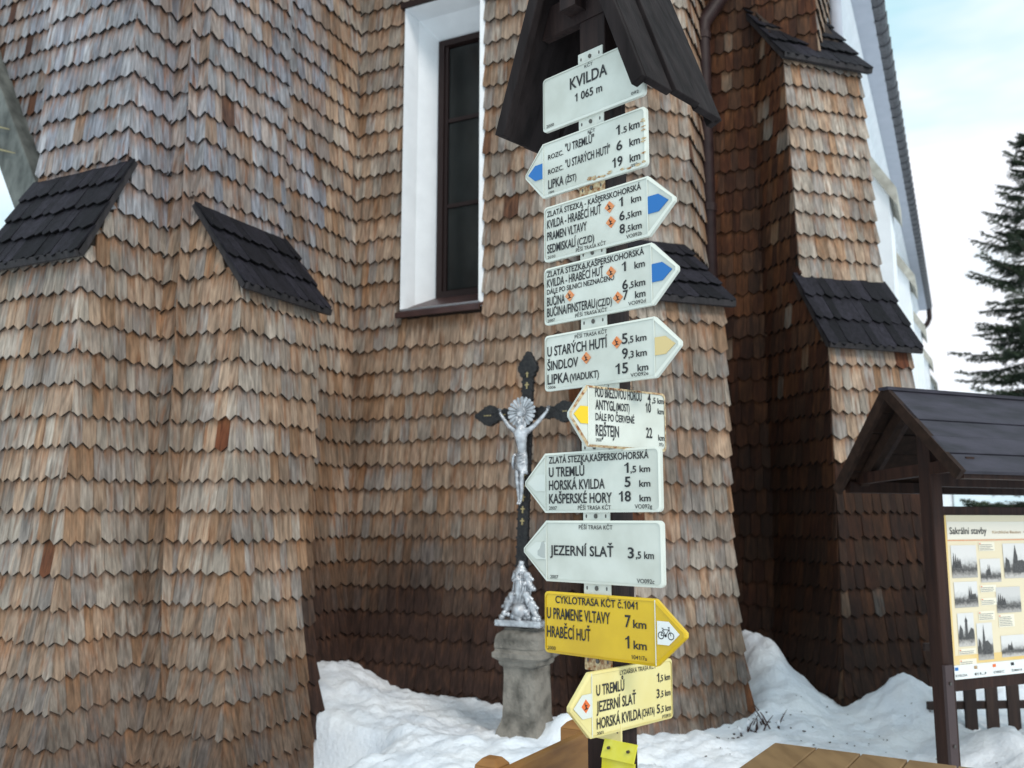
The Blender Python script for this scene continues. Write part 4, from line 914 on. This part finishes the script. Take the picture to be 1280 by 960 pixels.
# ------------------------------------------------------------ information board
IU = az(65); IN_ = az(155); IB = Vector((1.950, 4.345, 0))       # along the panel, towards the viewer
ib = thing('information_board', 'roofed brown information board headed Sakrální stavby with old photographs', 'notice board', (IB.x, IB.y, .3))
def ip(s, z, o=0): return IB + IU * s + IN_ * o + Zv * z
for s in (.022, 1.62):
    m = MB(); m.box(ip(s, 1.15, -.0), IU * .036, IN_ * .036, Zv * .90); pst = m.build('post', M['boardw'], ib, bevel=.005)
    m = MB(); m.box(ip(s - .022, .55, .046), IU * .024, IN_ * .008, Zv * .40); sh_ = m.build('steel_shoe', M['steel'], pst)
    for z in (.60, .87):
        k = MB(); k.tube([ip(s - .022, z, .052), ip(s - .022, z, .060)], .007, 8); k.build('bolt', M['bolt'], pst)
for z, hz in ((1.735 - .10, .028), (.85, .026), (1.79, .035)):
    m = MB(); m.box(ip(.81, z, -.005), IU * .755, IN_ * .025, Zv * hz); m.build('rail', M['boardw'], ib, bevel=.003)
PL0, PL1, PZ0, PZ1 = .046, 1.40, .878, 1.622
m = MB(); m.box(ip((PL0 + PL1) / 2, (PZ0 + PZ1) / 2, .022), IU * ((PL1 - PL0) / 2), IN_ * .006, Zv * ((PZ1 - PZ0) / 2)); pn = m.build('panel', M['paper'], ib)
def pr(s0, s1, z0, z1, o, m_, name, parent=None, uv=False):
    me = bpy.data.meshes.new(name); P = [ip(PL0 + s0, PZ1 - z1, .0285 + o), ip(PL0 + s1, PZ1 - z1, .0285 + o), ip(PL0 + s1, PZ1 - z0, .0285 + o), ip(PL0 + s0, PZ1 - z0, .0285 + o)]
    me.from_pydata([tuple(p) for p in P], [], [(0, 1, 2, 3)]); me.materials.append(m_)
    if uv:
        l = me.uv_layers.new(name='UVMap'); asp = (s1 - s0) / (z1 - z0)
        for i, (a, b) in enumerate(((0, 0), (asp, 0), (asp, 1), (0, 1))): l.data[i].uv = (a, b)
    o_ = bpy.data.objects.new(name, me); C.objects.link(o_); par(o_, parent or pn); return o_
Wd, Hh = PL1 - PL0, PZ1 - PZ0
pr(0, .028, 0, Hh - .065, .0008, M['goldp'], 'printed_border'); pr(.0282, Wd, Hh - .105, Hh - .066, .0008, M['goldp'], 'printed_border')
pr(.0, Wd, Hh - .062, Hh, .0010, M['white'], 'logo_strip'); pr(.03, Wd, .03, .112, .0010, M['paper2'], 'header_band')
pr(.03, Wd, .116, .1185, .0020, M['red'], 'header_line')
fl = random.Random(4)
for k in range(10):
    s = .02 + k * .125; pr(s, s + .022, Hh - .054, Hh - .040, .0018, fl.choice((M['red'], M['blue'], M['rust'], M['ink'])), 'logo'); 
    lettering(('KVILDA', 'EU', 'OBEC', 'ŠUMAVA', 'REGION')[k % 5], ip(PL0 + s + .002, PZ1 - Hh + .012, .0300), IU, Zv, .075, .010, M['ink'], pn, IN_ * .0008)
lettering('Sakrální stavby', ip(PL0 + .045, PZ1 - .088, .0295), IU, Zv, .250, .031, M['ink'], pn, IN_ * .002)
lettering('Kirchliche Bauten  •  Sacral Buildings', ip(PL0 + .335, PZ1 - .087, .0295), IU, Zv, .42, .013, M['rust'], pn, IN_ * .002)
PH = [(.045, .245, .145, .345), (.262, .42, .225, .375), (.058, .225, .375, .535) if False else (.058, .235, .36, .51), (.06, .195, .54, .705) if False else (.062, .185, .535, .0)]
photos = [(.045, .215, .140, .290, 'trees'), (.235, .375, .205, .315, 'road'), (.050, .205, .308, .425, 'trees'), (.058, .165, .450, .600, 'onion'), (.180, .285, .500, .668, 'spire'), (.40, .60, .135, .30, 'church'), (.33, .50, .340, .46, 'forest'), (.34, .50, .565, .68, 'road'),
          (.63, .80, .14, .26, 'trees'), (.83, 1.0, .14, .29, 'onion'), (.55, .72, .33, .45, 'road'), (.75, .93, .32, .46, 'forest'), (.55, .70, .50, .66, 'spire'), (.74, .90, .49, .60, 'trees'), (1.03, 1.2, .14, .27, 'road'), (1.0, 1.2, .34, .5, 'trees'), (.98, 1.18, .53, .65, 'forest')]
dk = mat('photo dark print', (.035, .032, .032), .4, var=(.09, .085, .08), scale=120); md = mat('photo grey print', (.30, .285, .27), .4, var=(.20, .19, .18), scale=150)
for i, (a, b, c_, d_, kd) in enumerate(photos):
    if d_ > Hh - .07: d_ = Hh - .08
    o_ = pr(a, b, c_, d_, .0016, photo_mat('old photograph print %s' % kd, i * 3.7, .62 if kd == 'forest' else .74, .55 if i % 2 else .42), 'photograph', uv=True)
    w_, h_ = b - a, d_ - c_; m = MB(); q = lambda x, y, e=.0022: ip(PL0 + a + x * w_, PZ1 - d_ + y * h_, .0285 + e)
    rp_ = random.Random(i)
    if kd in ('trees', 'road', 'forest'):
        cols_ = (.02, .10, .18, .26) if kd != 'road' else (.25, .31, .38)
        for x in cols_:
            h0 = rp_.uniform(.5, .85); x0 = x + (.55 if i % 3 == 2 else 0); m.add([q(x0, .30), q(min(1, x0 + .13), .30), q(min(1, x0 + .10), .5), q(min(1, x0 + .065), h0), q(x0 + .03, .5)], [(0, 1, 2, 3, 4)])
    if kd == 'onion':
        m.add([q(.42, .2), q(.60, .2), q(.58, .72), q(.61, .75), q(.56, .82), q(.515, .86), q(.51, .97), q(.50, .86), q(.455, .82), q(.42, .75), q(.44, .72)], [tuple(range(11))]); m.add([q(.05, .22), q(.30, .22), q(.28, .5), q(.15, .65), q(.05, .45)], [(0, 1, 2, 3, 4)]); m.add([q(.6, .22, .0024), q(.98, .22, .0024), q(.95, .5, .0024), q(.8, .55, .0024), q(.6, .36, .0024)], [(0, 1, 2, 3, 4)])
    if kd in ('spire', 'church'):
        m.add([q(.30, .15), q(.88, .15), q(.88, .38), q(.66, .52), q(.50, .50), q(.50, .6), q(.42, .97), q(.35, .6), q(.33, .5)], [tuple(range(9))]); m.add([q(.02, .18, .0024), q(.22, .18, .0024), q(.20, .5, .0024), q(.08, .6, .0024)], [(0, 1, 2, 3)])
    if m.v: m.build('photo_motif', dk, o_)
for (s, z, n_) in ((.235, .135, 4), (.225, .335, 3), (.225, .395, 3), (.20, .455, 4), (.055, .618, 2), (.055, .665, 2), (.335, .475, 6), (.63, .28, 4), (.83, .31, 3), (.55, .47, 2), (.92, .50, 3)):
    pr(s, s + .11, z - .008, z + n_ * .0085, .0012, M['paper3'], 'caption'); 
    pr(s + .004, s + .012, z - .004, z + .001, .0024, M['red'], 'caption_mark')
    for k in range(n_): pr(s + .004, s + .10 - fl.random() * .02, z + .0035 + k * .0078, z + .006 + k * .0078, .0022, md, 'caption_line')
# roof of the board
RB = ip(-.02, 0, 0); RBk = az(-25)
fe, re, pk = Vector((1.935, 3.99, 1.795)), Vector((1.70, 4.86, 1.752)), Vector((1.808, 4.42, 2.215)); RL = 2.15; ru_ = az(66)
for (e, n_p, tp) in ((fe, 5, 1), (re, 5, -1)):
    nn = ru_.cross(pk - e).normalized() if tp > 0 else (pk - e).cross(ru_).normalized()
    for k in range(n_p):
        a = e.lerp(pk, k / n_p + .004); b_ = e.lerp(pk, (k + 1) / n_p - .004); lift = .004 * (k % 2)
        P = [a, a + ru_ * RL, b_ + ru_ * RL, b_]; P = P if tp > 0 else P[::-1]
        m = MB(); m.prism([p + nn * (.018 + lift) for p in P], -nn * .018); m.build('roof_plank', M['plank'] if tp > 0 else M['plankin'], ib, bevel=.002)
    m = MB(); P = [e - ru_ * .006, e + ru_ * .022, pk + ru_ * .022, pk - ru_ * .006]; P = P if tp > 0 else P[::-1]; m.prism([p + nn * .022 for p in P], -nn * .05); m.build('barge_board', M['plankin'], ib)
    m = MB(); q = e.lerp(pk, .12); m.prism([p for p in ([q + ru_ * .10 - nn * .001, q + ru_ * .15 - nn * .001, pk + ru_ * .15 - nn * .03, pk + ru_ * .10 - nn * .03] if tp > 0 else [q + ru_ * .10 - nn * .001, q + ru_ * .15 - nn * .001, pk + ru_ * .15 - nn * .03, pk + ru_ * .10 - nn * .03][::-1])], -nn * .05); (m.build('rafter', M['plankin'], ib) if tp < 0 else None)
m = MB(); m.box(pk + ru_ * (RL / 2) + Zv * .014, ru_ * (RL / 2 + .01), Vector((ru_.y, -ru_.x, 0)) * .03, Zv * .008); m.build('ridge_cap', M['plank'], ib)
m = MB(); q = (fe + re) / 2; dd = (fe - re).normalized(); m.box(Vector((q.x, q.y, 1.83)) + ru_ * .125, dd * .40, ru_ * .025, Zv * .028); m.build('tie_beam', M['boardw'], ib)
for e_, f_ in ((fe, .10), (re, .10)):
    q = e_.lerp(pk, f_); m = MB(); m.box(q + ru_ * (RL / 2) - Zv * .03, ru_ * (RL / 2 - .05), dd * .022, Zv * .028); m.build('purlin', M['boardw'], ib)
def brace(a, b):
    m = MB(); d = (b - a); L = d.length; d.normalize(); sidev = ru_; up = d.cross(sidev); m.box((a + b) / 2, d * L / 2, sidev * .018, up * .024); m.build('brace', M['boardw'], ib)
brace(re.lerp(pk, .18) + ru_ * .17 - Zv * .03, pk + ru_ * .17 - Zv * .08)

# ------------------------------------------------------------ fence behind the board
fe_ = thing('paling_fence', 'dark brown wooden paling fence behind the information board', 'fence', (3.2, 5.75, .3))
FU = az(86); FO = Vector((2.49, 5.70, 0)); FNn = az(176)
for z in (.50, .84):
    m = MB(); m.box(FO + FU * 1.3 + Zv * z - FNn * .03, FU * 1.3, FNn * .015, Zv * .022); m.build('rail', M['fence'], fe_)
for k in range(19):
    s = .12 + k * .134; m = MB(); hwp = .036
    P = [FO + FU * (s - hwp) + Zv * .10, FO + FU * (s + hwp) + Zv * .10, FO + FU * (s + hwp) + Zv * .96, FO + FU * s + Zv * 1.0, FO + FU * (s - hwp) + Zv * .96]
    m.prism(P, -FNn * .018); m.build('pale', M['fence'], fe_)

# ------------------------------------------------------------ picnic table and bench in front
tb = thing('picnic_table', 'wooden table with a planked top at the bottom edge beside the signpost', 'table', (1.2, 3.0, .3))
TA = az(122); TBk = az(212); T0 = Vector((.977, 3.585, 0))
for k in range(5):
    s0_, s1_ = k * .155 + .002, (k + 1) * .155 - .003 
    m = MB(); a = T0 + TA * 0
    m.prism([T0 + TA * s0_ + TBk * .95 + Zv * .78, T0 + TA * s1_ + TBk * .95 + Zv * .78, T0 + TA * s1_ + Zv * .78, T0 + TA * s0_ + Zv * .78], (0, 0, -.04)); m.build('plank', M['table'], tb, bevel=.004)
for s in (.10, .66):
    for d in (.12, .82):
        m = MB(); q = T0 + TA * s + TBk * d; m.box((q.x, q.y, .49), TA * .035, TBk * .035, Zv * .25); m.build('leg', M['bench'], tb)
bn = thing('wooden_bench', 'orange brown wooden bench back with blunt posts left of the signpost', 'bench', (.0, 2.5, .3))
BU = az(29.5); B1 = Vector((.262, 3.02, 0)); BNm = az(119.5)
m = MB(); m.prism([B1 - BU * 1.5 + Zv * .76, B1 + Zv * .76, B1 + Zv * .95, B1 - BU * 1.5 + Zv * .95], -BNm * .03); m.build('backrest', M['bench'], bn, bevel=.006)
for d in (.005, .52, 1.35):
    q = B1 - BU * d - BNm * .068; m = MB(); a_, c_ = BU * .035, BNm * .036
    m.box(Vector((q.x, q.y, .60)), a_, c_, Zv * .35)
    ch = .018; m.add([q - a_ - c_ + Zv * .95, q + a_ - c_ + Zv * .95, q + a_ + c_ + Zv * .95, q - a_ + c_ + Zv * .95, q - a_ * .55 - c_ * .55 + Zv * .968, q + a_ * .55 - c_ * .55 + Zv * .968, q + a_ * .55 + c_ * .55 + Zv * .968, q - a_ * .55 + c_ * .55 + Zv * .968],
          [(0, 1, 5, 4)[::-1], (1, 2, 6, 5)[::-1], (2, 3, 7, 6)[::-1], (3, 0, 4, 7)[::-1], (4, 5, 6, 7)[::-1]])
    m.build('post', M['bench'], bn, bevel=.004)
m = MB(); q = B1 - BU * .75 + BNm * .20; m.box(Vector((q.x, q.y, .68)), BU * .75, BNm * .17, Zv * .02); m.build('seat', M['bench'], bn, bevel=.005)

# ------------------------------------------------------------ dry stalks in the snow
M['deadstem'] = mat('dark dead stem', (.045, .018, .014), .9)
ds = thing('dead_plant', 'dark dead stalks poking out of the snow at the foot of the shingled buttress', 'plant', (1.47, 5.62, .32))
rq = random.Random(12)
for k in range(16):
    x, y = 1.44 + rq.gauss(0, .07), 5.62 + rq.gauss(0, .04); z = snow_z(x, y) - .02; a, b_ = rq.uniform(-.7, .7), rq.uniform(-.5, .3); h = rq.uniform(.05, .15)
    m = MB(); m.tube([(x, y, z), (x + a * h * .5, y + b_ * h * .4, z + h * .6), (x + a * h, y + b_ * h, z + h)], [.005, .004, .0015], 5); m.build('stem', M['deadstem'], ds)
    if k % 2 == 0:
        m = MB(); m.tube([(x + a * h * .4, y + b_ * h * .4, z + h * .55), (x + a * h * .8, y + b_ * h * .8, z + h * .8 + .012)], [.012, .007], 7); m.build('snow_clump', M['snow'], ds, smooth=True)

# ------------------------------------------------------------ spruce
tr = thing('spruce_tree', 'dark green spruce tree beyond the nave at the right edge', 'tree', (10.45, 18.0, .24))
TX, TY = 10.62, 18.0
m = MB(); m.tube([(TX, TY, .2), (TX, TY, 4), (TX, TY, 8), (TX, TY, 9.55)], [.24, .18, .09, .02], 10); m.build('trunk', M['bark'], tr, smooth=True)
br = MB(); nd_v = []; nd_f = []; rt = random.Random(77)
def needles(p, d, L, n, ln):
    d = d.normalized(); a = d.orthogonal().normalized(); b = d.cross(a)
    for k in range(n):
        f = k / n; q = p + d * (L * f); th = rt.uniform(0, 2 * pi); o_ = (a * math.cos(th) + b * math.sin(th)); t_ = (o_ * .75 + d * .65).normalized() * ln * rt.uniform(.7, 1.15) * (1 - .35 * f)
        s_ = d.cross(o_) * .010; i = len(nd_v); nd_v.extend([tuple(q - s_), tuple(q + s_), tuple(q + t_)]); nd_f.append((i, i + 1, i + 2))
z = 1.2
while z < 9.45:
    fz = (9.65 - z) / 9.0; Rm = .10 + 2.75 * fz ** .85; nb = 9 if z < 8 else 6; ph = rt.uniform(0, 6)
    for k in range(nb):
        a = ph + 2 * pi * k / nb + rt.uniform(-.25, .25); L = Rm * rt.uniform(.62, 1.15); d = Vector((math.cos(a), math.sin(a), 0)); p0 = Vector((TX, TY, z + rt.uniform(-.1, .1)))
        droop = -.22 if z < 6 else .12; pts = [p0 + d * (L * f) + Zv * (L * (droop * f + .20 * f * f)) for f in (0, .25, .5, .75, 1)]
        br.tube(pts, [.022, .018, .013, .009, .004], 5)
        needles(pts[3], pts[4] - pts[3], (pts[4] - pts[3]).length + .08, 26, .07)
        nt_ = int(9 + L * 11)
        for j in range(nt_):
            f = .16 + .84 * (j + rt.random() * .6) / nt_; i0 = min(3, int(f * 4)); q = pts[i0].lerp(pts[i0 + 1], f * 4 - i0); tl = (.10 + .52 * (1 - f) * min(1, L)) * rt.uniform(.6, 1.1)
            sd_ = 1 if j % 2 else -1; dd_ = (d * .75 + Vector((-d.y, d.x, 0)) * sd_ * .9 + Zv * rt.uniform(-.35, .12)).normalized()
            needles(q, dd_, tl, int(14 + tl * 60), .075)
            if tl > .22:
                for e in (.35, .6): 
                    d2_ = (dd_ * .8 + d * .5 * rt.uniform(-1, 1) + Zv * rt.uniform(-.5, .0)).normalized(); needles(q + dd_ * tl * e, d2_, tl * .5, 14, .07)
    z += rt.uniform(.28, .42) if z < 8.5 else .20
br.build('branches', M['bark'], tr)
me = bpy.data.meshes.new('foliage'); me.from_pydata(nd_v, [], nd_f); me.materials.append(M['needle']); fo = bpy.data.objects.new('foliage', me); C.objects.link(fo); par(fo, tr)
print('needles', len(nd_f), 'shingles', len(ALL))
